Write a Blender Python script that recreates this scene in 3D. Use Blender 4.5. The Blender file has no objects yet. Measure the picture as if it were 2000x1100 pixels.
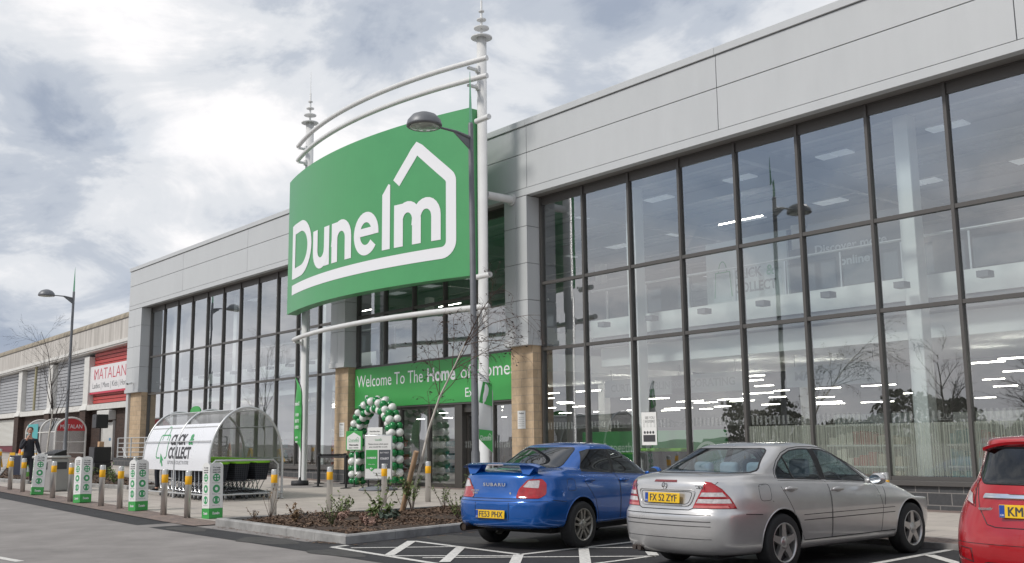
import bpy, bmesh, math, random
from mathutils import Vector, Matrix
from mathutils.bvhtree import BVHTree
rnd = random.Random(11)
R_ = math.radians
SC = bpy.context.scene
COL = SC.collection

# ---------------------------------------------------------------- camera
cam_d = bpy.data.cameras.new("camera"); cam = bpy.data.objects.new("camera", cam_d); COL.objects.link(cam)
cam_d.sensor_width = 36.0; cam_d.lens = 35.4677; cam_d.clip_start = 0.05; cam_d.clip_end = 3000
_r = Vector((0.64470857, 0.76434557, -0.01125653)); _u = Vector((0.12688005, -0.09247614, 0.9875979)); _f = Vector((-0.75382512, 0.63814106, 0.15660036))
cam.matrix_world = Matrix(((_r.x, _u.x, -_f.x, 20.27524), (_r.y, _u.y, -_f.y, -18.25068), (_r.z, _u.z, -_f.z, 1.47276), (0, 0, 0, 1)))
SC.camera = cam
# ---------------------------------------------------------------- exposure, sky, sun
SC.view_settings.view_transform = 'Standard'; SC.view_settings.look = 'None'
SC.view_settings.exposure = 0.66; SC.view_settings.gamma = 1.0; SC.view_settings.use_curve_mapping = False
SUN_EL, SUN_AZ = R_(44), R_(190)          # azimuth clockwise from +Y
W = bpy.data.worlds.new("World"); SC.world = W; W.use_nodes = True
nt = W.node_tree; nt.nodes.clear()
def nd(t, **k):
    n = nt.nodes.new(t)
    for a, b in k.items(): setattr(n, a, b)
    return n
out = nd('ShaderNodeOutputWorld'); bg = nd('ShaderNodeBackground'); bg.inputs[1].default_value = 0.1
sky = nd('ShaderNodeTexSky', sky_type='NISHITA', sun_disc=False, sun_elevation=SUN_EL, sun_rotation=SUN_AZ)
tc = nd('ShaderNodeTexCoord')
# cloud deck: the view direction is flattened on a plane overhead so clouds crowd towards the horizon
sep = nd('ShaderNodeSeparateXYZ'); nt.links.new(tc.outputs['Generated'], sep.inputs[0])
zc = nd('ShaderNodeMath', operation='ADD'); zc.inputs[1].default_value = 0.32; 
zm = nd('ShaderNodeMath', operation='MAXIMUM'); zm.inputs[1].default_value = 0.0
nt.links.new(sep.outputs['Z'], zm.inputs[0]); nt.links.new(zm.outputs[0], zc.inputs[0])
dx = nd('ShaderNodeMath', operation='DIVIDE'); dy = nd('ShaderNodeMath', operation='DIVIDE')
nt.links.new(sep.outputs['X'], dx.inputs[0]); nt.links.new(zc.outputs[0], dx.inputs[1])
nt.links.new(sep.outputs['Y'], dy.inputs[0]); nt.links.new(zc.outputs[0], dy.inputs[1])
cmb = nd('ShaderNodeCombineXYZ'); nt.links.new(dx.outputs[0], cmb.inputs[0]); nt.links.new(dy.outputs[0], cmb.inputs[1]); nt.links.new(zm.outputs[0], cmb.inputs[2])
def noise(scale, det, rough, dist, off):
    mp = nd('ShaderNodeMapping'); mp.inputs['Location'].default_value = off; nt.links.new(cmb.outputs[0], mp.inputs[0])
    n = nd('ShaderNodeTexNoise'); n.inputs['Scale'].default_value = scale; n.inputs['Detail'].default_value = det
    n.inputs['Roughness'].default_value = rough; n.inputs['Distortion'].default_value = dist
    nt.links.new(mp.outputs[0], n.inputs['Vector']); return n
def ramp(src, stops):
    r = nd('ShaderNodeValToRGB'); r.color_ramp.interpolation = 'EASE'
    el = r.color_ramp.elements
    while len(el) < len(stops): el.new(0.5)
    for e, (p, c) in zip(el, stops): e.position = p; e.color = (*c, 1)
    nt.links.new(src, r.inputs[0]); return r
CLOUD_OFF = (3.1, 1.7, 0.4)
n1 = noise(1.25, 8, 0.56, 0.35, CLOUD_OFF); n3 = noise(3.6, 9, 0.60, 0.5, (1.3, 5.1, 2.7))
def blob(src, d, r0, r1, amp):
    """a brighter or darker stretch of cloud round the sky direction d (r in degrees)"""
    v = nd('ShaderNodeVectorMath', operation='DOT_PRODUCT'); nt.links.new(tc.outputs['Generated'], v.inputs[0]); v.inputs[1].default_value = Vector(d).normalized()
    m = nd('ShaderNodeMapRange', interpolation_type='SMOOTHSTEP'); m.inputs['From Min'].default_value = math.cos(R_(r1)); m.inputs['From Max'].default_value = math.cos(R_(r0)); m.inputs['To Min'].default_value = 0; m.inputs['To Max'].default_value = amp
    nt.links.new(v.outputs['Value'], m.inputs['Value']); q = nd('ShaderNodeMath', operation='ADD'); nt.links.new(src, q.inputs[0]); nt.links.new(m.outputs[0], q.inputs[1]); return q.outputs[0]
na = nd('ShaderNodeMath', operation='SUBTRACT'); nt.links.new(n3.outputs['Fac'], na.inputs[0]); na.inputs[1].default_value = 0.5
nb0 = nd('ShaderNodeMath', operation='MULTIPLY_ADD'); nt.links.new(na.outputs[0], nb0.inputs[0]); nb0.inputs[1].default_value = 0.78; nt.links.new(n1.outputs['Fac'], nb0.inputs[2])
f1 = nb0.outputs[0]
for d, r0, r1, amp in (((-.89, .30, .33), 2, 13, .085), ((-.84, .44, .27), 2, 13, .04), ((-.945, .235, .19), 1, 11, -.15), ((-.80, .42, .44), 2, 11, -.16), ((-.56, .73, .40), 6, 24, -.13), ((-.91, .2, .40), 1, 7, -.07),
                      ((-.55, -.76, .34), 4, 20, -.16), ((-.43, -.88, .165), 1, 9, .17), ((-.63, -.76, .11), 1, 7, .12), ((-.25, -.96, .13), 2, 8, .12), ((-.88, -.44, .14), 2, 8, .08)):
    f1 = blob(f1, d, r0, r1, amp)
cl = ramp(f1, [(0.28, (2.3, 2.65, 3.3)), (0.42, (3.4, 3.7, 4.2)), (0.54, (4.9, 5.05, 5.3)), (0.70, (6.5, 6.4, 6.45))])
n2 = noise(0.8, 5, 0.5, 0.2, (9.3, -4.2, 2.0))
f2 = n2.outputs['Fac']
cov = ramp(f2, [(0.30, (0.5, 0.5, 0.5)), (0.46, (1, 1, 1))])
mix = nd('ShaderNodeMix', data_type='RGBA'); nt.links.new(cov.outputs[0], mix.inputs['Factor'])
nt.links.new(sky.outputs[0], mix.inputs['A']); nt.links.new(cl.outputs[0], mix.inputs['B'])
# pale band along the horizon
hz = nd('ShaderNodeMapRange'); hz.inputs['From Min'].default_value = 0.0; hz.inputs['From Max'].default_value = 0.09
hz.inputs['To Min'].default_value = 0.75; hz.inputs['To Max'].default_value = 0.0; nt.links.new(sep.outputs['Z'], hz.inputs['Value'])
mix2 = nd('ShaderNodeMix', data_type='RGBA'); nt.links.new(hz.outputs[0], mix2.inputs['Factor']); nt.links.new(mix.outputs['Result'], mix2.inputs['A'])
mix2.inputs['B'].default_value = (6.7, 6.5, 6.5, 1)
nt.links.new(mix2.outputs['Result'], bg.inputs[0]); nt.links.new(bg.outputs[0], out.inputs[0])
sd = bpy.data.lights.new("sun", 'SUN'); sd.energy = 1.5; sd.angle = R_(11); sd.color = (1.0, 0.955, 0.9)
sun = bpy.data.objects.new("sun", sd); COL.objects.link(sun)
_sdir = Vector((math.sin(SUN_AZ) * math.cos(SUN_EL), math.cos(SUN_AZ) * math.cos(SUN_EL), math.sin(SUN_EL)))
sun.rotation_euler = _sdir.to_track_quat('Z', 'Y').to_euler()

# ---------------------------------------------------------------- materials
MATS = {}
def mat(name, col, rough=0.6, metal=0.0, var=0.0, scale=6.0, bump=0.0, bscale=None, spec=0.5, coat=0.0, emit=None, alpha=1.0, stretch=None, var2=None, trans=0.0):
    """principled material; var = how far noise moves the colour, bump = height of noise bump"""
    if name in MATS: return MATS[name]
    m = bpy.data.materials.new(name); m.use_nodes = True; t = m.node_tree; b = t.nodes['Principled BSDF']
    b.inputs['Base Color'].default_value = (*col, 1); b.inputs['Roughness'].default_value = rough; b.inputs['Metallic'].default_value = metal
    b.inputs['Specular IOR Level'].default_value = spec; b.inputs['Coat Weight'].default_value = coat; b.inputs['Coat Roughness'].default_value = 0.04
    b.inputs['Alpha'].default_value = alpha; b.inputs['Transmission Weight'].default_value = trans
    if emit: b.inputs['Emission Color'].default_value = (*emit[:3], 1); b.inputs['Emission Strength'].default_value = emit[3]
    if var or bump:
        c = t.nodes.new('ShaderNodeTexCoord'); src = c.outputs['Object']
        if stretch:
            mp = t.nodes.new('ShaderNodeMapping'); mp.inputs['Scale'].default_value = stretch; t.links.new(src, mp.inputs[0]); src = mp.outputs[0]
        if var:
            n = t.nodes.new('ShaderNodeTexNoise'); n.inputs['Scale'].default_value = scale; n.inputs['Detail'].default_value = 6; n.inputs['Roughness'].default_value = 0.65
            t.links.new(src, n.inputs['Vector'])
            r = t.nodes.new('ShaderNodeValToRGB'); e = r.color_ramp.elements
            e[0].position, e[1].position = 0.3, 0.7
            lo = [max(0, x * (1 - var)) for x in col]; hi = [min(1, x * (1 + var)) for x in col]
            if var2: hi = var2
            e[0].color = (*lo, 1); e[1].color = (*hi, 1)
            t.links.new(n.outputs['Fac'], r.inputs[0]); t.links.new(r.outputs[0], b.inputs['Base Color'])
            rr = t.nodes.new('ShaderNodeMapRange'); rr.inputs['To Min'].default_value = max(0.02, rough - 0.08); rr.inputs['To Max'].default_value = min(1, rough + 0.08)
            t.links.new(n.outputs['Fac'], rr.inputs['Value']); t.links.new(rr.outputs[0], b.inputs['Roughness'])
        if bump:
            n = t.nodes.new('ShaderNodeTexNoise'); n.inputs['Scale'].default_value = bscale or scale * 4; n.inputs['Detail'].default_value = 4
            t.links.new(src, n.inputs['Vector'])
            bp = t.nodes.new('ShaderNodeBump'); bp.inputs['Strength'].default_value = 0.6; bp.inputs['Distance'].default_value = bump
            t.links.new(n.outputs['Fac'], bp.inputs['Height']); t.links.new(bp.outputs[0], b.inputs['Normal'])
    MATS[name] = m; return m
def brickmat(name, c1, c2, mortar, bw, bh, ms, rough=0.85, axis='XZ', bump=0.004, off=0.5, squash=1.0, var=0.25, nscale=3.0, spec=0.3):
    """bricks, blocks or slabs laid in object space; axis says which two object axes carry the courses"""
    if name in MATS: return MATS[name]
    m = bpy.data.materials.new(name); m.use_nodes = True; t = m.node_tree; b = t.nodes['Principled BSDF']; b.inputs['Roughness'].default_value = rough
    b.inputs['Specular IOR Level'].default_value = spec
    c = t.nodes.new('ShaderNodeTexCoord'); s = t.nodes.new('ShaderNodeSeparateXYZ'); t.links.new(c.outputs['Object'], s.inputs[0])
    k = t.nodes.new('ShaderNodeCombineXYZ')
    if axis == 'XYZ':            # side walls too: run x+y along the course
        ad = t.nodes.new('ShaderNodeMath'); t.links.new(s.outputs['X'], ad.inputs[0]); t.links.new(s.outputs['Y'], ad.inputs[1]); t.links.new(ad.outputs[0], k.inputs[0]); t.links.new(s.outputs['Z'], k.inputs[1])
    else:
        t.links.new(s.outputs[axis[0]], k.inputs[0]); t.links.new(s.outputs[axis[1]], k.inputs[1])
    br = t.nodes.new('ShaderNodeTexBrick'); br.inputs['Scale'].default_value = 1.0; br.offset = off; br.squash = squash
    br.inputs['Brick Width'].default_value = bw; br.inputs['Row Height'].default_value = bh; br.inputs['Mortar Size'].default_value = ms; br.inputs['Mortar Smooth'].default_value = 0.2
    br.inputs['Color1'].default_value = (*c1, 1); br.inputs['Color2'].default_value = (*c2, 1); br.inputs['Mortar'].default_value = (*mortar, 1); br.inputs['Bias'].default_value = 0.0
    t.links.new(k.outputs[0], br.inputs['Vector'])
    n = t.nodes.new('ShaderNodeTexNoise'); n.inputs['Scale'].default_value = nscale; n.inputs['Detail'].default_value = 8; n.inputs['Roughness'].default_value = 0.7; t.links.new(c.outputs['Object'], n.inputs['Vector'])
    mr = t.nodes.new('ShaderNodeMapRange'); mr.inputs['From Min'].default_value = 0.3; mr.inputs['From Max'].default_value = 0.7; mr.inputs['To Min'].default_value = 1 - var; mr.inputs['To Max'].default_value = 1 + var; t.links.new(n.outputs['Fac'], mr.inputs['Value'])
    mx = t.nodes.new('ShaderNodeVectorMath'); mx.operation = 'SCALE'; t.links.new(br.outputs['Color'], mx.inputs[0]); t.links.new(mr.outputs[0], mx.inputs['Scale'])
    t.links.new(mx.outputs[0], b.inputs['Base Color'])
    bp = t.nodes.new('ShaderNodeBump'); bp.inputs['Strength'].default_value = 0.7; bp.inputs['Distance'].default_value = bump; bp.invert = True
    t.links.new(br.outputs['Fac'], bp.inputs['Height']); t.links.new(bp.outputs[0], b.inputs['Normal'])
    MATS[name] = m; return m
def glassmat(name, tint, base=0.04, gain=1.6, rough=0.0, wave=0.0):
    """thin pane: tinted see-through with a mirror layer that grows at grazing angles (double glazing)"""
    if name in MATS: return MATS[name]
    m = bpy.data.materials.new(name); m.use_nodes = True; t = m.node_tree; t.nodes.clear()
    o = t.nodes.new('ShaderNodeOutputMaterial'); a = t.nodes.new('ShaderNodeBsdfTransparent'); a.inputs[0].default_value = (*tint, 1)
    g = t.nodes.new('ShaderNodeBsdfGlossy'); g.inputs['Roughness'].default_value = rough; g.inputs[0].default_value = (0.95, 0.97, 1, 1)
    f = t.nodes.new('ShaderNodeFresnel'); f.inputs[0].default_value = 1.52
    ge = t.nodes.new('ShaderNodeNewGeometry'); bf = t.nodes.new('ShaderNodeMapRange'); bf.inputs['To Min'].default_value = 1.52; bf.inputs['To Max'].default_value = 1 / 1.52; t.links.new(ge.outputs['Backfacing'], bf.inputs['Value']); t.links.new(bf.outputs[0], f.inputs[0])
    mm = t.nodes.new('ShaderNodeMath'); mm.operation = 'MULTIPLY_ADD'; mm.inputs[1].default_value = gain; mm.inputs[2].default_value = base; mm.use_clamp = True
    t.links.new(f.outputs[0], mm.inputs[0])
    if wave:
        c = t.nodes.new('ShaderNodeTexCoord'); n = t.nodes.new('ShaderNodeTexNoise'); n.inputs['Scale'].default_value = 0.75; n.inputs['Detail'].default_value = 1; t.links.new(c.outputs['Object'], n.inputs['Vector'])
        bp = t.nodes.new('ShaderNodeBump'); bp.inputs['Distance'].default_value = wave; t.links.new(n.outputs['Fac'], bp.inputs['Height']); t.links.new(bp.outputs[0], g.inputs['Normal'])
    x = t.nodes.new('ShaderNodeMixShader'); t.links.new(mm.outputs[0], x.inputs[0]); t.links.new(a.outputs[0], x.inputs[1]); t.links.new(g.outputs[0], x.inputs[2]); t.links.new(x.outputs[0], o.inputs[0])
    MATS[name] = m; return m

# ---------------------------------------------------------------- mesh builder
class MB:
    def __init__(s): s.v = []; s.f = []; s.sm = []
    def add(s, vs, fs, smooth=False, M=None):
        o = len(s.v)
        s.v += [tuple(M @ Vector(p)) for p in vs] if M is not None else [tuple(p) for p in vs]
        s.f += [tuple(i + o for i in q) for q in fs]; s.sm += [smooth] * len(fs); return s
    def box(s, x0, x1, y0, y1, z0, z1, M=None):
        vs = [(x0, y0, z0), (x1, y0, z0), (x1, y1, z0), (x0, y1, z0), (x0, y0, z1), (x1, y0, z1), (x1, y1, z1), (x0, y1, z1)]
        return s.add(vs, [(0, 3, 2, 1), (4, 5, 6, 7), (0, 1, 5, 4), (1, 2, 6, 5), (2, 3, 7, 6), (3, 0, 4, 7)], False, M)
    def rbox(s, x0, x1, y0, y1, z0, z1, b=0.01, n=2, M=None):
        bm = bmesh.new(); bmesh.ops.create_cube(bm, size=1)
        for v in bm.verts: v.co = ((x0 + x1) / 2 + v.co.x * (x1 - x0), (y0 + y1) / 2 + v.co.y * (y1 - y0), (z0 + z1) / 2 + v.co.z * (z1 - z0))
        bmesh.ops.bevel(bm, geom=bm.edges[:], offset=b, segments=n, profile=0.5, affect='EDGES')
        bm.verts.index_update(); bm.normal_update(); o = len(s.v); s.add([v.co[:] for v in bm.verts], [[v.index for v in f.verts] for f in bm.faces], True, M)
        for i, f in enumerate(bm.faces):
            if max(abs(c) for c in f.normal) > .9999: s.sm[len(s.sm) - len(bm.faces) + i] = False
        bm.free(); return s
    def tube(s, pts, r, n=8, caps=True, smooth=True, M=None):
        pts = [Vector(p) for p in pts]; k = len(pts); rs = r if isinstance(r, (list, tuple)) else [r] * k
        vs = []; up = None
        for i, p in enumerate(pts):
            d = (pts[min(i + 1, k - 1)] - pts[max(i - 1, 0)]).normalized()
            if up is None: up = Vector((0, 0, 1)) if abs(d.z) < 0.9 else Vector((1, 0, 0))
            a = d.cross(up).normalized(); up = a.cross(d).normalized()
            for j in range(n):
                t = 2 * math.pi * j / n; vs.append(p + (a * math.cos(t) + up * math.sin(t)) * rs[i])
        fs = [(i * n + j, i * n + (j + 1) % n, (i + 1) * n + (j + 1) % n, (i + 1) * n + j) for i in range(k - 1) for j in range(n)]
        s.add(vs, fs, smooth, M)
        if caps:
            s.add(vs[:n], [tuple(range(n))[::-1]], False, M); s.add(vs[-n:], [tuple(range(n))], False, M)
        return s
    def lathe(s, prof, n=16, c=(0, 0, 0), axis='Z', smooth=True, M=None, close=False):
        vs = []; k = len(prof)
        for (r, h) in prof:
            for j in range(n):
                t = 2 * math.pi * j / n; a, b = r * math.cos(t), r * math.sin(t)
                p = (a, b, h) if axis == 'Z' else ((h, a, b) if axis == 'X' else (b, h, a))
                vs.append((p[0] + c[0], p[1] + c[1], p[2] + c[2]))
        fs = [(i * n + j, i * n + (j + 1) % n, (i + 1) * n + (j + 1) % n, (i + 1) * n + j) for i in range(k - 1) for j in range(n)]
        s.add(vs, fs, smooth, M)
        return s
    def prism(s, poly, y0, y1, plane='XZ', smooth=False, M=None):
        """outline extruded between y0 and y1 along the axis not in plane"""
        n = len(poly); P = {'XZ': lambda a, b, h: (a, h, b), 'XY': lambda a, b, h: (a, b, h), 'YZ': lambda a, b, h: (h, a, b)}[plane]
        vs = [P(a, b, y0) for a, b in poly] + [P(a, b, y1) for a, b in poly]
        s.add(vs, [tuple(range(n)), tuple(range(2 * n - 1, n - 1, -1))] + [(i, i + n, (i + 1) % n + n, (i + 1) % n) for i in range(n)], smooth, M); return s
    def ball(s, c, r, n=10, m=7, sq=(1, 1, 1), M=None):
        vs = [(c[0], c[1], c[2] - r * sq[2])]
        for i in range(1, m):
            a = math.pi * i / m - math.pi / 2
            for j in range(n):
                t = 2 * math.pi * j / n; vs.append((c[0] + r * sq[0] * math.cos(a) * math.cos(t), c[1] + r * sq[1] * math.cos(a) * math.sin(t), c[2] + r * sq[2] * math.sin(a)))
        vs.append((c[0], c[1], c[2] + r * sq[2])); fs = []
        for j in range(n):
            fs.append((0, 1 + (j + 1) % n, 1 + j)); e = 1 + (m - 2) * n; fs.append((e + j, e + (j + 1) % n, len(vs) - 1))
            for i in range(m - 2): a = 1 + i * n; fs.append((a + j, a + (j + 1) % n, a + n + (j + 1) % n, a + n + j))
        return s.add(vs, fs, True, M)
    def quad(s, a, b, c, d, M=None): return s.add([a, b, c, d], [(0, 1, 2, 3)], False, M)
    def build(s, name, m, parent=None, loc=None, rot=None, auto=None):
        me = bpy.data.meshes.new(name); me.from_pydata(s.v, [], s.f); me.polygons.foreach_set('use_smooth', s.sm); me.update()
        if auto: me.set_sharp_from_angle(angle=R_(auto))
        if m: me.materials.append(m)
        o = bpy.data.objects.new(name, me); COL.objects.link(o)
        if parent: o.parent = parent
        if loc: o.location = loc
        if rot: o.rotation_euler = rot
        return o
def thing(name, label, cat, loc=(0, 0, 0), rz=0, group=None, rot=None):
    o = bpy.data.objects.new(name, None); COL.objects.link(o); o.location = loc; o.rotation_euler = rot or (0, 0, rz); o.empty_display_size = 0.2
    o['label'] = label; o['category'] = cat
    if group: o['group'] = group
    return o
def tag(o, label, cat, group=None):
    o['label'] = label; o['category'] = cat
    if group: o['group'] = group
    return o
def struct(o, kind='structure'): o['kind'] = kind; return o
def dup(root, loc, rz=None, label=None):
    KIDS = KIDMAP[root.name]
    r = root.copy(); COL.objects.link(r); r.location = loc
    if rz is not None: r.rotation_euler = (0, 0, rz)
    if label: r['label'] = label
    for c, gs in KIDS:
        k = c.copy(); COL.objects.link(k); k.parent = r
        for g in gs:
            q = g.copy(); COL.objects.link(q); q.parent = k
    return r
KIDMAP = {}
def reg(root):
    ch = {}
    for o in COL.objects:
        if o.parent: ch.setdefault(o.parent.name, []).append(o)
    KIDMAP[root.name] = [(c, ch.get(c.name, [])) for c in ch.get(root.name, [])]; return root
TXT = {}
def text2d(s, bold=0.0, spacing=1.0):
    """flat lettering from the built-in font: (verts, faces, width) with cap height 1"""
    k = (s, bold, spacing)
    if k in TXT: return TXT[k]
    cu = bpy.data.curves.new('t', 'FONT'); cu.body = s; cu.size = 1; cu.offset = bold; cu.space_character = spacing; cu.resolution_u = 3; cu.fill_mode = 'FRONT'
    o = bpy.data.objects.new('t', cu); COL.objects.link(o); bpy.context.view_layer.update()
    me = bpy.data.meshes.new_from_object(o.evaluated_get(bpy.context.evaluated_depsgraph_get()))
    vs = [v.co.copy() for v in me.vertices]; fs = [tuple(p.vertices) for p in me.polygons]
    bpy.data.objects.remove(o); bpy.data.curves.remove(cu); bpy.data.meshes.remove(me)
    h = 0.7
    x0 = min(v.x for v in vs) if vs else 0; x1 = max(v.x for v in vs) if vs else 1
    vs = [((v.x - x0) / h, v.y / h) for v in vs]; TXT[k] = (vs, fs, (x1 - x0) / h); return TXT[k]
def put_text(mb, s, M, cap, width=None, bold=0.0, align='c', mirror=False, spacing=1.0):
    """lettering laid in the local XY plane of M; cap = cap height in metres"""
    vs, fs, w = text2d(s, bold, spacing); sx = cap if width is None else width / w; W_ = w * sx
    ox = {'c': -W_ / 2, 'l': 0, 'r': -W_}[align]
    pts = [(ox + x * sx, y * cap, 0) for x, y in vs]
    if mirror: pts = [(-x, y, z) for x, y, z in pts]; fs = [f[::-1] for f in fs]
    mb.add(pts, fs, False, M); return W_
def facing(p, xdir, up=(0, 0, 1)):
    """matrix at p whose local X runs along xdir, local Y up, local Z out of the face"""
    x = Vector(xdir).normalized(); y = Vector(up).normalized(); z = x.cross(y).normalized(); y = z.cross(x)
    return Matrix(((x.x, y.x, z.x, p[0]), (x.y, y.y, z.y, p[1]), (x.z, y.z, z.z, p[2]), (0, 0, 0, 1)))
def stroke(mb, pts, w, fn, closed=False, lift=0.0):
    """constant-width stroke along 2D pts, mapped to 3D by fn(u, v, lift)"""
    n = len(pts); L = []; Rr = []
    for i in range(n):
        a = pts[(i - 1) % n] if (closed or i > 0) else pts[i]; b = pts[(i + 1) % n] if (closed or i < n - 1) else pts[i]; p = pts[i]
        d1 = Vector((p[0] - a[0], p[1] - a[1])); d2 = Vector((b[0] - p[0], b[1] - p[1]))
        if d1.length < 1e-9: d1 = d2
        if d2.length < 1e-9: d2 = d1
        d1.normalize(); d2.normalize(); t = (d1 + d2)
        t = t.normalized() if t.length > 1e-6 else d1
        nrm = Vector((-t.y, t.x)); k = w / 2 / max(0.35, nrm.dot(Vector((-d1.y, d1.x))))
        L.append((p[0] + nrm.x * k, p[1] + nrm.y * k)); Rr.append((p[0] - nrm.x * k, p[1] - nrm.y * k))
    vs = [fn(a, b, lift) for a, b in L] + [fn(a, b, lift) for a, b in Rr]
    fs = [(n + i, n + (i + 1) % n, (i + 1) % n, i) for i in range(n if closed else n - 1)]
    mb.add(vs, fs)
def arc2(cx, cy, rx, ry, a0, a1, n=12): return [(cx + rx * math.cos(R_(a0 + (a1 - a0) * i / n)), cy + ry * math.sin(R_(a0 + (a1 - a0) * i / n))) for i in range(n + 1)]
def seg(a, b, n=8): return [(a[0] + (b[0] - a[0]) * i / n, a[1] + (b[1] - a[1]) * i / n) for i in range(n + 1)]
def logo(mb, fn, s=1.0, house=True, lift=0.0):
    """the store's house logo in a unit frame: letters sit on v=0, x-height 1"""
    w = 0.285 * s; S = lambda P: [(x, y) for x, y in P]; dl = 0.0008 if lift >= 0.004 else 0.0006; l = lift
    k = [0]
    def st(P, ww=None):
        k[0] += 1; stroke(mb, P, ww or w, fn, False, l + dl * (k[0] % 4))
    # D
    st(seg((0.135, 0.0), (0.135, 1.48), 6))
    st([(0.135, 0.13)] + seg((0.3, 0.13), (0.6, 0.13), 2) + arc2(0.74, 0.74, 0.69, 0.61, -90, 90, 18)[1:] + [(0.135, 1.35)])
    # u
    st([(1.83, 1.0), (1.83, 0.45)] + arc2(2.16, 0.45, 0.33, 0.34, 180, 360, 12)[1:])
    st(seg((2.49, 1.0), (2.49, 0.0), 4))
    # n
    st(seg((2.905, 0.0), (2.905, 1.0), 4))
    st([(2.905, 0.56)] + arc2(3.22, 0.56, 0.32, 0.33, 180, 0, 12) + [(3.54, 0.0)])
    # e
    st(seg((3.9, 0.54), (4.58, 0.54), 4), 0.19 * s)
    st(arc2(4.27, 0.5, 0.35, 0.40, -38, -180, 14) + arc2(4.27, 0.5, 0.35, 0.40, 180, 0, 14)[1:] + [(4.62, 0.45)], 0.25 * s)
    # l with its slanted head
    a = [(4.87, 0.0), (5.14, 0.0), (5.14, 1.52), (5.08, 1.55), (4.87, 1.32)]
    mb.add([fn(x, y, l) for x, y in a], [(0, 1, 2, 3, 4)])
    # m
    st(seg((5.42, 0.0), (5.42, 1.0), 4))
    st([(5.42, 0.58)] + arc2(5.70, 0.58, 0.275, 0.32, 180, 0, 12) + [(5.975, 0.0)], 0.26 * s)
    st([(5.975, 0.58)] + arc2(6.25, 0.58, 0.28, 0.32, 180, 0, 12) + [(6.53, 0.0)], 0.26 * s)
    if house:
        h = seg((0.0, -0.30), (6.68, -0.30), 26) + arc2(6.68, -0.05, 0.25, 0.25, -90, 0, 7)[1:] + seg((6.93, 0.2), (6.93, 1.28), 8) + arc2(6.73, 1.28, 0.2, 0.2, 0, 45, 4)[1:] + seg((6.8, 1.49), (6.06, 2.17), 6) + [(5.98, 2.22), (5.90, 2.15)] + seg((5.8, 2.03), (5.34, 1.52), 5)
        st(h, 0.265 * s)

# ---------------------------------------------------------------- lie of the land
def sstep(a, b, t):
    t = min(1, max(0, (t - a) / (b - a))); return t * t * (3 - 2 * t)
def road_z(x): return 0.0172 * max(0, 1 - max(x, -62))
def T(x, y):
    F = 0.13 + 0.0219 * max(0, -8 - max(x, -62)); B = road_z(x)
    return B + (F - B) * sstep(-9, -1, y)
def sheet(name, xs, ys, zf, m, skip=None):
    nx, ny = len(xs), len(ys); vs = [(x, y, zf(x, y)) for y in ys for x in xs]
    fs = [(j * nx + i, j * nx + i + 1, (j + 1) * nx + i + 1, (j + 1) * nx + i) for j in range(ny - 1) for i in range(nx - 1) if not (skip and skip((xs[i] + xs[i + 1]) / 2, (ys[j] + ys[j + 1]) / 2))]
    return MB().add(vs, fs, True).build(name, m)
def rng(a, b, s):
    n = max(1, int(round((b - a) / s))); return [a + (b - a) * i / n for i in range(n + 1)]
# ================================================================ GROUND
tarmac = mat('tarmac_worn', (0.245, 0.228, 0.217), 0.9, var=0.22, scale=0.9, bump=0.004, bscale=120, spec=0.25)
tarmac_new = mat('tarmac_dark', (0.036, 0.035, 0.037), 0.82, var=0.3, scale=2.2, bump=0.004, bscale=140, spec=0.35)
xs = [-900, -400, -200, -120, -80] + rng(-62, 40, 2.0) + [60, 100, 200, 400, 900]
ys = [-900, -400, -200, -100, -60] + rng(-40, 30, 2.5) + [60, 120, 400, 900]
struct(sheet('road', xs, ys, lambda x, y: road_z(x) - 0.004, tarmac))
KY = -10.5
def dark_skip(x, y): return False
struct(sheet('parking_bay', rng(6.2, 40, 1.3), rng(-11.15, -4.9, 0.6), lambda x, y: road_z(x), tarmac_new))
struct(sheet('road_edge', rng(-60, 6.2, 1.2), [-11.15, -10.8, KY + 0.02], lambda x, y: road_z(x), tarmac_new))
slab = brickmat('paving_slabs', (0.44, 0.40, 0.355), (0.405, 0.365, 0.33), (0.25, 0.225, 0.20), 0.9, 0.6, 0.008, axis='XY', bump=0.003, var=0.12, nscale=1.1)
block = brickmat('paving_blocks', (0.27, 0.205, 0.175), (0.20, 0.16, 0.145), (0.09, 0.08, 0.075), 0.2, 0.1, 0.006, axis='XY', bump=0.003, var=0.2)
def pv(x, y): return T(x, y) + 0.012
struct(sheet('pavement', rng(-60, 2.4, 0.9), rng(-9.75, -0.62, 0.6), pv, slab))
struct(sheet('pavement', rng(2.4, 40, 0.9), rng(-4.5, -0.62, 0.6), pv, slab))
struct(sheet('pavement_edge', rng(-60, 2.0, 0.9), [KY, -10.2, -9.9, -9.75], pv, block))
struct(sheet('pavement_edge', rng(6.4, 40, 0.9), [-5.0, -4.75, -4.5], pv, block))
struct(MB().box(6.35, 40, -5.06, -5.001, -.08, T(10, -5) + .0125).build('kerb', mat('kerb_flush', (0.25, 0.24, 0.23), .85, var=.3, scale=4)))
struct(sheet('pavement_edge', rng(-60, 40, 0.9), [-0.62, -0.3, 0.2], pv, block))
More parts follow.
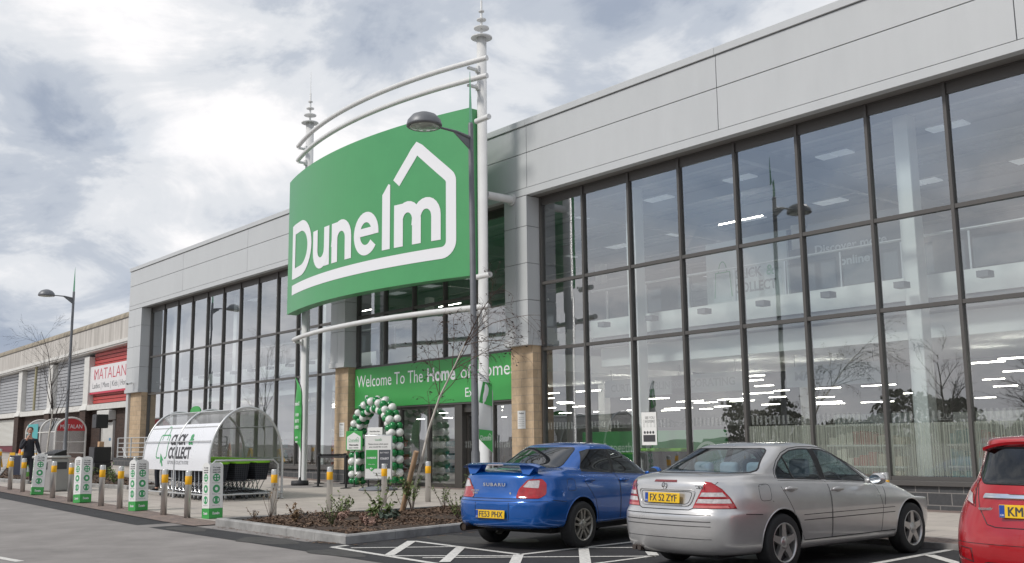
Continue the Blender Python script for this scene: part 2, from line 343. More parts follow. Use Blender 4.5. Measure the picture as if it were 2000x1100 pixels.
# road markings
paint = mat('road_paint', (0.60, 0.585, 0.55), 0.8, var=0.32, scale=22, bump=0.001, bscale=90)
mk = MB()
def line(a, b, w=0.1, z=0.0, ext=0.0):
    a, b = Vector((*a, 0)), Vector((*b, 0)); d = (b - a).normalized(); a -= d * ext; b += d * ext; n = Vector((-d.y, d.x, 0)) * w / 2
    mk.quad(*[(p.x, p.y, road_z(p.x) + 0.004 + z) for p in (a - n, b - n, b + n, a + n)])
line((7.32, -9.29), (9.88, -9.36)); line((7.19, -10.62), (14.5, -10.95)); line((7.19, -10.62), (7.14, -10.33)); line((9.88, -9.36), (9.75, -5.05)); line((13.76, -9.5), (13.54, -5.05))
for a, b in (((7.51, -10.5), (8.47, -9.36)), ((8.79, -10.66), (9.94, -9.55)), ((9.27, -10.5), (11.29, -8.29)), ((9.93, -8.17), (10.48, -7.59)), ((11.31, -9.6), (11.26, -8.29)), ((10.4, -10.75), (13.7, -7.6))): line(a, b, 0.075, 0.002)
for a, b in (((7.32, -9.32), (8.73, -10.66)), ((8.6, -9.37), (9.87, -10.59)), ((9.95, -8.27), (11.25, -9.5)), ((9.91, -9.42), (10.9, -10.35)), ((9.78, -6.92), (11.23, -8.26)), ((13.66, -5.84), (14.4, -6.5))): line(a, b, 0.14, 0.004)
line((3.2, -14.72), (5.75, -14.42), 0.12, -0.003)
struct(mk.build('road_marking', paint))
stain = mat('oil_stain', (0.017, 0.017, 0.018), 0.55, var=.5, scale=9); dust = mat('dust_patch', (0.060, 0.057, 0.054), 0.95, var=.35, scale=6)
sm_, dm_ = MB(), MB()
for x, y, r, d in ((8.3, -8.1, .42, 0), (8.9, -7.2, .3, 0), (12.2, -7.4, .4, 0), (12.9, -6.6, .25, 0), (11.2, -10.1, .22, 0), (9.2, -9.9, .18, 0), (7.6, -8.6, .6, 1), (10.6, -10.8, .5, 1), (14.6, -9.6, .7, 1), (12.0, -10.4, .45, 1), (7.9, -10.95, .4, 1), (5.6, -10.85, .5, 1), (2.5, -10.8, .4, 1)):
    n = 22; (dm_ if d else sm_).add([(x + r * (1.5 if d else 1) * math.cos(6.2832 * k / n) * (1 + .18 * math.sin(k * .9 + x) + rnd.uniform(-.08, .08)), y + r * .7 * math.sin(6.2832 * k / n) * (1 + .15 * math.cos(k * .8 + y) + rnd.uniform(-.08, .08)), road_z(x) + (.0022 if d else .0014)) for k in range(n)], [tuple(range(n))])
struct(sm_.build('oil_stain', stain)); struct(dm_.build('dust_patch', dust))
# planting bed with its kerb (z of kerb top 0.13)
BED = [(2.1, -10.12), (7.0, -10.28), (6.45, -7.3), (6.15, -4.95), (2.45, -4.85)]
kerb_c = mat('kerb_concrete', (0.29, 0.285, 0.275), 0.85, var=0.35, scale=2.6, bump=0.004, bscale=40)
def inset(poly, d):
    n = len(poly); o = []
    for i in range(n):
        p, a, b = Vector(poly[i]), Vector(poly[i - 1]), Vector(poly[(i + 1) % n]); d1 = (p - a).normalized(); d2 = (b - p).normalized()
        n1, n2 = Vector((-d1.y, d1.x)), Vector((-d2.y, d2.x)); m = (n1 + n2).normalized(); o.append(tuple(p + m * d / max(0.3, m.dot(n1))))
    return o
def kerb_ring(poly, zt, zb, name):
    k = MB(); inn = inset(poly, 0.125); n = len(poly)
    for i in range(n):
        a, b, c, d = poly[i], poly[(i + 1) % n], inn[(i + 1) % n], inn[i]; L = (Vector(b) - Vector(a)).length; m = max(1, round(L / 0.915))
        for q in range(m):
            t0, t1 = q / m, (q + 1) / m - (0.006 / L); lp = lambda p, r, t: (p[0] + (r[0] - p[0]) * t, p[1] + (r[1] - p[1]) * t)
            o0, o1, i0, i1 = lp(a, b, t0), lp(a, b, t1), lp(d, c, t0), lp(d, c, t1)
            ce = lambda p, q_, f: (p[0] + (q_[0] - p[0]) * f, p[1] + (q_[1] - p[1]) * f)
            e0, e1 = ce(o0, i0, 0.18), ce(o1, i1, 0.18); z0, z1 = zt(o0), zt(o1)
            k.add([(*o0, zb(o0)), (*o1, zb(o1)), (*o1, z1 - 0.022), (*o0, z0 - 0.022), (*e1, z1), (*e0, z0), (*i1, z1), (*i0, z0), (*i1, zb(o1)), (*i0, zb(o0))],
                  [(0, 1, 2, 3), (3, 2, 4, 5), (5, 4, 6, 7), (7, 6, 8, 9), (0, 3, 5, 7, 9), (1, 8, 6, 4, 2)])
    return struct(k.build(name, kerb_c)), inn
_, bed_in = kerb_ring(BED, lambda p: 0.135, lambda p: -0.05, 'kerb')
PLB = [(-17.5, -9.3), (-10.2, -7.4), (-9.9, -6.2), (-13.5, -5.6), (-34.5, -2.4), (-33.5, -4.9)]
_, plb_in = kerb_ring(PLB, lambda p: T(*p) + 0.13, lambda p: T(*p) - 0.06, 'kerb')
soil = mat('soil', (0.05, 0.032, 0.022), 0.95, var=0.5, scale=14, bump=0.02, bscale=30)
chip = mat('bark_chip', (0.085, 0.048, 0.030), 0.9, var=0.65, scale=7, var2=(0.23, 0.15, 0.10))
def inside(p, poly):
    c = False; n = len(poly)
    for i in range(n):
        (x1, y1), (x2, y2) = poly[i], poly[i - 1]
        if (y1 > p[1]) != (y2 > p[1]) and p[0] < (x2 - x1) * (p[1] - y1) / (y2 - y1) + x1: c = not c
    return c
def mulch(poly, zf, cnt, sz, name_l):
    bx = [p[0] for p in poly]; by = [p[1] for p in poly]
    m = MB(); m.add([(*p, zf(p) - 0.02) for p in poly], [tuple(range(len(poly)))]); struct(m.build('planting_bed', soil))
    m = MB(); k = 0
    while k < cnt:
        p = (rnd.uniform(min(bx), max(bx)), rnd.uniform(min(by), max(by)))
        if not inside(p, poly): continue
        k += 1; a = rnd.uniform(0, 6.28); l = sz * rnd.uniform(0.5, 1.6); w = l * rnd.uniform(0.25, 0.5); t = rnd.uniform(-0.5, 0.5); u = rnd.uniform(-0.6, 0.6)
        M = Matrix.Translation((p[0], p[1], zf(p) + rnd.uniform(-0.02, 0.025))) @ Matrix.Rotation(a, 4, 'Z') @ Matrix.Rotation(t, 4, 'Y') @ Matrix.Rotation(u, 4, 'X')
        m.add([(-l, -w, 0), (l, -w * .6, 0), (l * .8, w, 0.006), (-l * .9, w * .8, 0.004)], [(0, 1, 2, 3)], False, M)
    o = m.build('bark_mulch', chip); struct(o, 'stuff'); o['label'] = name_l; o['category'] = 'mulch'
mulch(bed_in, lambda p: 0.105 + 0.05 * math.sin(p[0] * 2.1) * math.sin(p[1] * 1.7), 17000, 0.024, 'brown bark chips covering the kerbed planting bed beside the blue car')
mulch(plb_in, lambda p: T(*p) + 0.1, 3600, 0.045, 'dark bark chips in the planting bed behind the far bollards')
for k in range(1):
    m = MB()
    for i in range(260):
        t = rnd.random(); x = 2.6 + 4.4 * t if rnd.random() < .6 else 6.9 - .5 * t; y = -10.2 - .16 * t - abs(rnd.gauss(0.02, .09)) if x < 6.95 and rnd.random() < .6 else -10.2 + 3 * t
        if inside((x, y), BED): x += 0.35; 
        l = rnd.uniform(.01, .035); a = rnd.uniform(0, 6.28); M = Matrix.Translation((x, y, .009)) @ Matrix.Rotation(a, 4, 'Z')
        if not inside((x, y), BED): m.add([(-l, -l * .4, 0), (l, -l * .3, 0), (l, l * .3, .004), (-l, l * .4, .003)], [(0, 1, 2, 3)], False, M)
    o = m.build('bark_mulch', chip); struct(o, 'stuff'); o['label'] = 'scattered bark crumbs on the dark tarmac along the kerb foot'; o['category'] = 'mulch'

# ================================================================ STORE BUILDING
clad = mat('cladding_grey', (0.50, 0.515, 0.52), 0.42, var=0.03, scale=1.6, spec=0.5, stretch=(1, 1, 0.25))
clad_d = mat('joint_dark', (0.10, 0.10, 0.10), 0.6)
soff = mat('soffit_grey', (0.20, 0.195, 0.185), 0.55, var=0.06, scale=2)  # brownish grey, with part of the overhang's shade put into the colour
frame_m = mat('window_frame_brown_grey', (0.085, 0.08, 0.075), 0.42, spec=0.5)
stone = brickmat('sandstone', (0.52, 0.395, 0.265), (0.455, 0.34, 0.225), (0.38, 0.305, 0.225), 0.44, 0.225, 0.010, axis='XYZ', bump=0.004, var=0.16, nscale=5)
plin = brickmat('plinth_block', (0.085, 0.087, 0.09), (0.068, 0.069, 0.072), (0.22, 0.21, 0.20), 0.46, 0.225, 0.010, axis='XYZ', bump=0.004, var=0.15, nscale=20)
pane_m = glassmat('shop_glass', (0.82, 0.88, 0.87), base=0.13, gain=3.0, wave=0.003)
XA, XB, XC, XD, XE, XF = -30.45, -28.7, -10.5, -9.55, -1.0, -0.05
XG, XH = 23.05, 24.5
ZT, ZA, ZB_, ZS, ZR = 8.155, 5.73, 3.93, 0.70, 10.30
store = thing('store_building', 'large grey clad glass fronted retail store with sandstone piers', 'building', (0, 0, 0))
m = MB().box(XA + .05, XH - .05, -.44, -.12, ZT + .02, ZR - .15); m.build('fascia_backing', clad_d, store)
js = [XA, -23.78, -17.23, XC, -5.3, -.02, 6.567, 13.15, 19.7, XH]
for i in range(len(js) - 1):
    a, b = js[i] + .008, js[i + 1] - .008
    for z0, z1 in ((8.362, 9.34), (9.358, 10.11)):
        MB().rbox(a, b, -.5, -.445, z0, z1, .006, 2).build('fascia_panel', clad, store)
MB().rbox(XA, XH, -.507, -.3, ZT, 8.35, .008, 2).build('fascia_trim', clad, store)
for i in range(len(js) - 1): MB().rbox(js[i] + (.002 if i else -.04), js[i + 1] - .002, -.545, .05, 10.125, ZR, .008, 2).build('coping', clad, store)
MB().box(XA + .1, XH - .1, -.298, .02, ZT + .004, ZT + .05).build('soffit', soff, store)
MB().box(XA + .1, XH - .1, .051, 30, 9.75, 9.95).build('roof', mat('roof_membrane', (0.3, 0.3, 0.31), .8), store)
MB().box(XA, XA + .3, -.44, 30, .0, 10.1).box(XH - .3, XH, .06, 30, 0, 10.1).build('side_wall', clad, store)
MB().box(XA + .3, XH - .3, 24, 24.3, 0, 9.74).build('back_wall', mat('inner_wall', (0.16, 0.16, 0.16), .8, var=.05, scale=2), store)
MB().box(XA + .3, XH - .3, .12, 24, -.2, .14).build('floor', mat('shop_floor', (0.26, 0.25, 0.24), .35, var=.1, scale=.7), store)
deck = mat('ceiling_deck', (0.27, 0.285, 0.31), .7, var=.06, scale=3)
cd = MB(); cd.box(XA + .3, XH - .3, .12, 24, 8.75, 8.9)
for k in range(40): y = .5 + k * .6; cd.box(XA + .31, XH - .31, y, y + .22, 8.70, 8.749)
cd.build('ceiling', deck, store)
bm_ = MB()
for k in range(9): bm_.box(XA + .3, XH - .3, 1.9 + k * 2.7, 2.05 + k * 2.7, 8.36, 8.69)
for k in range(9): x = -27 + 6.6 * k; bm_.box(x, x + .18, .6, 23.9, 8.0, 8.352)
bm_.build('roof_beam', mat('beam_grey', (0.33, 0.34, 0.36), .6), store)
rl = mat('rooflight', (0.8, 0.82, 0.85), .5, emit=(0.9, 0.95, 1, .1))
for k in range(17):
    for j in range(4):
        x = -27 + 3.0 * k; y = 4.2 + 4.1 * j; MB().box(x, x + .42, y, y + .9, 8.66, 8.698).box(x + .47, x + .9, y, y + .9, 8.66, 8.698).build('rooflight', rl, store)
# piers
def pier(x0, x1, stx0, stx1, zg, left_open=False):
    zs = [4.21, 4.235 + .0, 5.265, 6.275, 7.30, ZT]
    MB().box(x0 + .03, x1 - .03, -.47, .1, 4.1, ZT).build('pier_core', clad_d, store)
    prev = 4.205
    for z in (5.265, 6.275, 7.30, ZT - .002):
        xm = (x0 + x1) / 2
        MB().rbox(x0, xm - .004, -.5, .08, prev, z - .012, .005, 2).rbox(xm + .004, x1, -.5, .08, prev, z - .012, .005, 2).build('cladding_panel', clad, store); prev = z
    MB().rbox(x0 - .035, x1 + .035, -.535, .06, 4.03, 4.2, .008, 2).build('pier_trim', clad, store)
    MB().box(stx0, stx1, -.33, .09, .6, 4.03).build('stone_pier', stone, store)
    MB().box(stx0 - .002, stx1 + .002, -.335, .092, -.1, .6).build('pier_base', plin, store)
pier(XA, XB, XA + .25, XB + .02, .3); pier(XC, XD, XC + .08, XD - .01, .13); pier(XE, XF, XE + .03, XF - .01, .13); pier(XG, XH, XG + .02, XH - .05, .13)
# plinth and sills
for a, b in ((XB, XC), (XF, XG)):
    MB().box(a + .021, b - .001, -.06, .115, -.1, .567).build('plinth', plin, store)
    MB().rbox(a + .021, b - .001, -.13, .11, .57, .66, .006, 2).build('sill', frame_m, store)
# glazing: every column is a window with its own frame and panes
def window(x0, x1, zs, last=False, first=False):
    w = .032; f = MB()
    f.box(x0 - w, x0 + w, -.045, .13, zs[0] - .04, zs[-1])
    if last: f.box(x1 - w, x1 + w, -.045, .13, zs[0] - .04, zs[-1])
    for i, z in enumerate(zs):
        h = .04 if 0 < i < len(zs) - 1 else (.04 if i == 0 else .02)
        f.box(x0 + w + .001, x1 - w - .001, -.03, .12, z - h, min(z + h, zs[-1]))
    f.box(x0 + w + .001, x1 - w - .001, .0, .1, zs[-1] - .24, zs[-1] - .021)
    o = f.build('window', frame_m, store)
    for i in range(len(zs) - 1):
        j = [rnd.uniform(-.004, .004) for _ in range(4)]; z1 = zs[i + 1] - (.24 if i == len(zs) - 2 else 0)
        MB().quad((x0 + w, .03 + j[0], zs[i] + .03), (x1 - w, .03 + j[1], zs[i] + .03), (x1 - w, .03 + j[2], z1 - .03 if z1 == zs[i + 1] else z1), (x0 + w, .03 + j[3], z1 - .03 if z1 == zs[i + 1] else z1)).build('pane', pane_m, o)
    return o
P_ = 1.65
for i in range(11): window(XB + .05 + i * 1.648, XB + .05 + (i + 1) * 1.648, [ZS, ZB_, ZA, ZT], last=(i == 10))
for i in range(14): window(XF + .04 + i * P_ - (.0 if i else .0), XF + .04 + (i + 1) * P_, [ZS, ZB_, ZA, ZT], last=(i == 13))
ex = [XD + .05, -7.82, -6.16, -4.5, -2.82, XE - .04]
for i in range(5): window(ex[i], ex[i + 1], [3.99, ZA, ZT], last=(i == 4))
# entrance doors under the banner
dm = mat('door_frame_dark', (0.06, 0.055, 0.05), .4)
def door(x0, x1, zt=2.6, nm='entrance_door', wide=.05, glass=True, y=0.0):
    f = MB(); f.box(x0, x0 + wide, y - .04, y + .08, .145, zt).box(x1 - wide, x1, y - .04, y + .08, .145, zt).box(x0 + wide + .001, x1 - wide - .001, y - .03, y + .07, zt - .1, zt).box(x0 + wide + .001, x1 - wide - .001, y - .03, y + .07, .145, .26)
    o = f.build(nm, dm, store)
    MB().quad((x0 + wide, y + .02, .25), (x1 - wide, y + .024, .25), (x1 - wide, y + .018, zt - .09), (x0 + wide, y + .022, zt - .09)).build('pane', pane_m, o)
    return o
for a, b in ((-9.49, -8.05), (-8.045, -6.83), (-6.825, -5.3), (-5.295, -3.9), (-2.15, -1.05)): door(a, b)
MB().box(-3.895, -3.56, -.06, .3, .145, 2.6).box(-3.555, -2.155, .02, .3, 2.34, 2.6).box(-2.3, -2.155, .0, .3, .145, 2.335).build('door_jamb', dm, store)
door(-3.555, -2.31, 2.33, y=.16)
MB().box(-9.5, -1.05, -.05, .2, .05, .143).build('threshold', mat('threshold_steel', (.3, .3, .3), .5, metal=.6), store)
# interior: columns, mezzanine, bulkhead, shelves
white = mat('white_paint', (0.78, 0.79, 0.78), .55, var=.03, scale=1)
for x in (-27.6, -20.9, -13.2, 2.62, 10.2, 17.9): MB().rbox(x - .16, x + .16, .75, 1.1, .141, 8.0, .02, 2).build('column', white, store)
for x in (-24, -17, -6, 2.6, 10.2, 17.9):
    MB().rbox(x - .16, x + .16, 8.2, 8.52, .141, 8.0, .02, 2).build('column', white, store)
for a, b in ((XB + .2, XC - .2), (XC + .3, XE - .5), (.3, XH - .5)):
    MB().box(a, b, 1.5, 8.0, 4.28, 4.76).build('mezzanine_edge', white, store)
    MB().box(a, b, 1.9, 8.0, 3.5, 4.0).build('bulkhead', white, store)
    MB().box(a, b, 1.55, 1.75, 4.02, 4.26).build('mezzanine_shadow_gap', mat('grey_steel', (.2, .2, .21), .5), store)
    g = MB(); k = MB(); x = a + .6
    while x < b - .3:
        k.box(x - .02, x + .02, 1.56, 1.6, 4.77, 5.55); g.quad((x + .06, 1.57, 4.8), (x + 1.35, 1.57, 4.8), (x + 1.35, 1.57, 5.45), (x + .06, 1.57, 5.45)); x += 1.45
    k.tube([(a, 1.58, 5.6), (b, 1.58, 5.6)], .03, 8); bal = k.build('balustrade', mat('steel_rail', (.62, .63, .64), .3, metal=.7), store)
    g.build('balustrade_glass', glassmat('rail_glass', (.85, .9, .9), .05, 1.2), bal)
    MB().box(a, b, 8.05, 8.15, 4.77, 7.2).build('inner_partition', mat('inner_grey', (.26, .27, .29), .8, var=.12, scale=.6), store)
for i in range(14):
    x = XF + .04 + i * P_; MB().box(x + .2, x + .42, .25, .5, 4.38, 4.5).build('bracket', mat('bracket_grey', (.16, .16, .17), .5), store)
for i in range(11):
    x = XB + .05 + i * 1.648; MB().box(x + .25, x + .5, .25, .5, 4.42, 4.54).build('bracket', MATS['bracket_grey'], store)
# ================================================================ BIG SIGN, POSTS, TUBES
green = mat('sign_green', (0.072, 0.32, 0.118), 0.34, var=0.04, scale=1.2, spec=0.5)
green_b = mat('banner_green', (0.05, 0.34, 0.075), 0.45, var=0.03, scale=1.5)
wht = mat('lettering_white', (0.80, 0.80, 0.82), 0.5)
pole_w = mat('white_gloss_paint', (0.66, 0.66, 0.65), 0.35, var=0.07, scale=1.5, spec=0.5)
def bow(x, x0=-11.0, x1=-.75, y0=-1.93, sag=.78): s = (x - x0) / (x1 - x0); return y0 - sag * (1 - (2 * s - 1) ** 2)
sg = thing('store_sign', 'huge bowed green sign with white house logo above the entrance', 'sign', (-5.88, -1.9, 5.85))
O = Vector((-5.88, -1.9, 5.85)); N = 48; v = []; f = []
for i in range(N + 1):
    x = -11.0 + 10.25 * i / N; y = bow(x); yb = y + .38
    v += [Vector(p) - O for p in ((x, y, 5.86), (x, y, 10.53), (x, yb, 10.53), (x, yb, 5.86))]
for i in range(N):
    a = i * 4; b = a + 4
    f += [(a, b, b + 1, a + 1), (a + 1, b + 1, b + 2, a + 2), (a + 2, b + 2, b + 3, a + 3), (a + 3, b + 3, b, a)]
f += [(0, 1, 2, 3), (4 * N + 3, 4 * N + 2, 4 * N + 1, 4 * N)]
MB().add(v, f).build('panel', green, sg)
lm = MB(); logo(lm, lambda u, w, l: (-10.28 + 1.29 * u - O.x, bow(-10.28 + 1.29 * u) - .006 - l - O.y, 6.96 + 1.24 * w - O.z), 1.0, True, 0.004)
lm.build('lettering', wht, sg)
def mast(x, ex, lab):
    m = thing('sign_mast', lab, 'mast', (x, -1.55, T(x, -1.55)), group='masts that carry the big sign')
    z0 = -T(x, -1.55)
    MB().lathe([(0, .012), (.26, .012), (.26, .03), (.138, .032), (.138, 12.6 + z0), (0, 12.6 + z0)], 24).build('pole', pole_w, m)
    for r, z in ((.30, 12.6), (.215, 12.88), (.135, 13.13), (.08, 13.38)):
        MB().lathe([(0, z + z0), (r, z + z0), (r, z + .028 + z0), (.03, z + .06 + z0)], 24, smooth=False).build('disc', pole_w, m)
    MB().lathe([(.035, 12.63 + z0), (.03, 13.7 + z0), (.012, 13.72 + z0), (.006, 14.5 + z0), (0, 14.5 + z0)], 10).build('spike', pole_w, m)
    return m
mast(-10.35, 0, 'white sign mast topped with discs at the left end of the big sign')
mr = mast(-.65, 0, 'white sign mast topped with discs in front of the right entrance pier')
MB().tube([(0, .14, 8.0), (0, .62, 8.0), (0, 1.02, 8.0)], .11, 16).lathe([(.17, 1.0), (.17, 1.04)], 20, (0, 0, 8.0), 'Y').lathe([(0, .999), (.17, .999)], 20, (0, 0, 8.0), 'Y').build('strut', pole_w, mr)
for z in (5.67, 9.97): MB().tube([(.12, -.30, z), (.68, -.30, z)], .075, 12).build('stub_tube', pole_w, mr)
for z, lab in ((11.72, 'uppermost white bowed tube above the big green sign'), (11.22, 'lower of the two white bowed tubes above the big green sign'), (4.95, 'white bowed tube running below the big green sign')):
    tb = thing('bowed_tube', lab, 'tube', (-5.2, -1.93, z), group='bowed tubes between the masts')
    pts = [(-10.46 + 10.52 * i / 40 + 5.2, bow(-10.46 + 10.52 * i / 40, -10.46, .06, -1.93, .80) + 1.93, 0) for i in range(41)]
    MB().tube(pts, .075, 12).build('tube', pole_w, tb)
    c = MB()
    for x in (-10.35, -.65): c.box(x + 5.2 - .05, x + 5.2 + .05, -.05 if x < -5 else -.1, .25, -.12, -.06).box(x + 5.2 - .07, x + 5.2 + .07, .2, .26, -.16, .02)
    c.build('clamp', pole_w, tb)
# entrance banner
bn = thing('entrance_banner', 'long green welcome banner with white lettering over the doors', 'sign', (-5.27, -.07, 2.63))
MB().rbox(-4.21, 4.2, -.04, .03, 0, 1.32, .006, 1).build('panel', green_b, bn)
MB().box(-4.23, 4.22, -.02, .03, 1.322, 1.362).box(-4.23, 4.22, -.02, .03, -.05, -.002).build('frame', frame_m, bn)
BM = lambda x, z, l=0: facing((x, -.044 - l, z), (1, 0, 0))
for tx, x, z, cp, wd, bo, al in (('Welcome To The', -4.08, .70, .40, 3.86, 0, 'l'), ('Home', .02, .70, .40, 1.44, .028, 'l'), ('of Homes', 1.72, .70, .40, 2.5, 0, 'l'), ('Entrance', -2.83, .15, .27, 1.45, 0, 'c'), ('Exit', 2.25, .15, .27, .62, 0, 'c')):
    t = MB(); put_text(t, tx, BM(x, z), cp, wd, bold=bo, align=al); t.build('lettering', wht, bn)
# ================================================================ GLASS GRAPHICS (belong to the store)
def stripes_mat():
    m = bpy.data.materials.new('frosted_stripes'); m.use_nodes = True; t = m.node_tree; b = t.nodes['Principled BSDF']; b.inputs['Base Color'].default_value = (.29, .32, .27, 1); b.inputs['Roughness'].default_value = .6
    c = t.nodes.new('ShaderNodeTexCoord'); mp = t.nodes.new('ShaderNodeMapping'); mp.inputs['Scale'].default_value = (40, 0, 0.02); n = t.nodes.new('ShaderNodeTexNoise'); n.inputs['Scale'].default_value = 1; n.inputs['Detail'].default_value = 3
    r = t.nodes.new('ShaderNodeValToRGB'); r.color_ramp.elements[0].position = .45; r.color_ramp.elements[1].position = .55; r.color_ramp.elements[0].color = (.22, .22, .22, 1); r.color_ramp.elements[1].color = (.62, .62, .62, 1)
    t.links.new(c.outputs['Object'], mp.inputs[0]); t.links.new(mp.outputs[0], n.inputs['Vector']); t.links.new(n.outputs['Fac'], r.inputs[0]); t.links.new(r.outputs[0], b.inputs['Alpha']); return m
fm = stripes_mat()
manif = mat('frosted_film', (.5, .54, .52), .6, alpha=.2)
for i in range(4, 14):
    x0, x1 = XF + .04 + i * P_ + .04, XF + .04 + (i + 1) * P_ - .04
    MB().quad((x0, .012, ZS + .05), (x1, .012, ZS + .05), (x1, .012, 1.74), (x0, .012, 1.74)).build('window_film', fm, store)
lg = None
for i in range(14):
    x0, x1 = XF + .04 + i * P_ + .05, XF + .04 + (i + 1) * P_ - .05; b = MB()
    k = x0 + .08
    while k < x1 - .05:
        if not (x0 + .98 < k < x1 - .02 and i % 1 == 0) : b.quad((k, .011, 1.77), (k + .055, .011, 1.77), (k + .055, .011, 1.96), (k, .011, 1.96))
        k += .112
    logo(b, lambda u, w, l, X=x0 + 1.0: (X + .078 * u, .011 - l * .5, 1.81 + .078 * w), .55, True, 0.0)
    b.build('window_film', manif, store)
b = MB()
for a, c in ((-6.7, -5.36), (-5.2, -3.97), (-3.45, -2.4), (-2.1, -1.1), (-9.4, -8.1)):
    k = a
    while k < c: b.quad((k, -.012, 1.3), (k + .05, -.012, 1.3), (k + .05, -.012, 1.5), (k, -.012, 1.5)); k += .1
logo(b, lambda u, w, l: (-1.62 + .07 * u, -.013 - l * .3, 1.36 + .07 * w), .55, True, 0.0)
b.build('window_film', manif, store)
for x in (-6.25, -4.75):
    b = MB(); put_text(b, 'Opening Times', facing((x, -.013, 2.1), (1, 0, 0)), .065, .55)
    for r in range(8): put_text(b, ['Mon 9am - 8pm', 'Tue 9am - 8pm', 'Wed 9am - 8pm', 'Thu 9am - 8pm', 'Fri 9am - 8pm', 'Sat 9am - 6pm', 'Sun 10.30am - 4.30pm', ''][r] or ' - ', facing((x, -.013, 1.98 - r * .1), (1, 0, 0)), .05, .55) if r < 7 else None
    b.build('window_lettering', manif, store)
# notices on the stone piers
paper = mat('paper_white', (.74, .74, .72), .7)
ink = mat('ink_dark', (.05, .05, .055), .6)
for x, z, lab in ((XC + .58, 1.93, 'small white paper notice on the sandstone pier left of the entrance'), (-.55, 2.05, 'small white paper notice on the sandstone pier right of the entrance')):
    n = thing('notice', lab, 'notice', (x, -.338, z), group='notices on the entrance piers')
    MB().box(-.16, .16, -.004, .004, -.24, .24).build('sheet', paper, n)
    t = MB(); put_text(t, 'Notice', facing((0, -.006, .15), (1, 0, 0)), .05, .2, bold=.02)
    for i, s in enumerate(('These premises are', 'monitored by CCTV', 'for your safety', 'Please keep your', 'belongings with you')): put_text(t, s, facing((0, -.006, .05 - i * .055), (1, 0, 0)), .02, .24)
    t.build('lettering', ink, n)
# cctv camera on left pier
cc = thing('security_camera', 'small white security camera on the left end pier', 'camera', (-29.35, -.5, 4.5))
MB().tube([(0, 0, 0), (0, -.12, 0)], .03, 8).build('bracket', white, cc); MB().tube([(0, -.1, 0), (.1, -.34, -.06)], .06, 12).build('housing', white, cc); MB().tube([(.1, -.34, -.06), (.105, -.35, -.063)], .045, 12).build('lens', ink, cc)
# ================================================================ INTERIOR THINGS
strip = mat('strip_light', (.9, .9, .88), .5, emit=(1.0, .93, .82, 13))
sl0 = None
def strip_light(x, y, z, rz, L):
    o = MB().box(-L / 2, L / 2, -.022, .022, 0, .028).build('strip_light', strip, None, (x, y, z), (0, 0, rz))
    tag(o, 'lit white strip light hanging inside the shop', 'light', 'strip lights inside the shop'); return o
base = {}
cnt = 0
for row, y in enumerate((3.2, 5.0, 7.2, 9.6, 12.0, 14.4, 16.8, 19.2, 21.4, 23.2)):
    x = -28 + (row * .83) % 2.2
    while x < 23:
        if not (XC - .6 < x < XE + .2 and y < 5) and rnd.random() < .5:
            L = rnd.choice((.8, 1.2, 1.5)); k = (L,); z = 3.05 + .08 * (row % 4) if y < 8 else 2.75 + .24 * ((row * 2) % 5) * .8
            if k not in base:
                base[k] = strip_light(x, y, z, 0, L)
                if L == 1.5: strip_first = base[k]
            else:
                o = base[k].copy(); COL.objects.link(o); o.location = (x, y, z)
        x += 2.3
for x, y, z, r, L in ((2.2, 6, 7.9, .0, 1.6), (6.1, 7.2, 6.4, 0, 1.4), (11.5, 6.4, 7.4, 0, 1.6), (-19, 6, 7.4, 0, 1.6), (-15, 8, 7.4, 0, 1.6), (-5.5, 5, 5.2, 0, 1.4)):
    o = strip_first.copy(); COL.objects.link(o); o.location = (x, y, z); o.scale = (L / 1.5, 1, 1)
gw = thing('counter_wall', 'low green wall with white lettering just inside the shop window', 'wall', (2.7, 1.15, .141))
MB().rbox(-2.4, 2.45, -.05, .05, 0, 1.56, .01, 1).build('panel', mat('counter_green', (.03, .22, .055), .5), gw)
t = MB(); put_text(t, 'Click & together', facing((-1.3, -.054, 1.02), (1, 0, 0)), .26, 2.0); stroke(t, arc2(1.9, .75, .42, .5, 0, 180, 24), .07, lambda u, w, l: (u, -.054, w)); t.build('lettering', mat('pale_lettering', (.5, .6, .5), .6), gw)
grey_t = mat('grey_lettering', (.17, .18, .19), .6); fade_t = mat('faded_lettering', (.36, .38, .39), .6)
for x, s, w_ in ((.9, 'CURTAINS & BLINDS', 2.6), (3.1, 'DECORATING', 1.9), (6.9, 'MAKE & UNITE', 2.1), (-17.5, 'BEDDING', 1.4), (-23, 'KITCHEN', 1.4)):
    if XD < x < XE - .5: continue
    h = thing('hanging_sign', 'pale hanging department sign reading ' + s.lower() + ' inside the shop', 'sign', (x, 3.0, 2.7))
    MB().box(-w_ / 2 - .25, w_ / 2 + .25, -.015, .015, 0, .5).build('panel', mat('pale_panel', (.55, .57, .58), .6), h); t = MB(); put_text(t, s, facing((0, -.018, .16), (1, 0, 0)), .2, w_, bold=.03); t.build('lettering', fade_t, h)
    MB().tube([(-w_ / 2, 0, .5), (-w_ / 2, 0, .79)], .008, 5).tube([(w_ / 2, 0, .5), (w_ / 2, 0, .79)], .008, 5).build('wire', grey_t, h)
def board(x, y, z, w, h, texts, lab, m=None):
    b = thing('display_board', lab, 'sign', (x, y, z)); MB().box(-w / 2, w / 2, -.03, .03, 0, h).build('panel', m or mat('pale_panel2', (.62, .64, .64), .6), b)
    for s, dx, dz, cp, wd, mm in texts:
        t = MB(); put_text(t, s, facing((dx, -.034, dz), (1, 0, 0)), cp, wd, bold=.03, align='l'); t.build('lettering', mm, b)
    return b
gl_t = mat('green_lettering', (.06, .33, .13), .6)
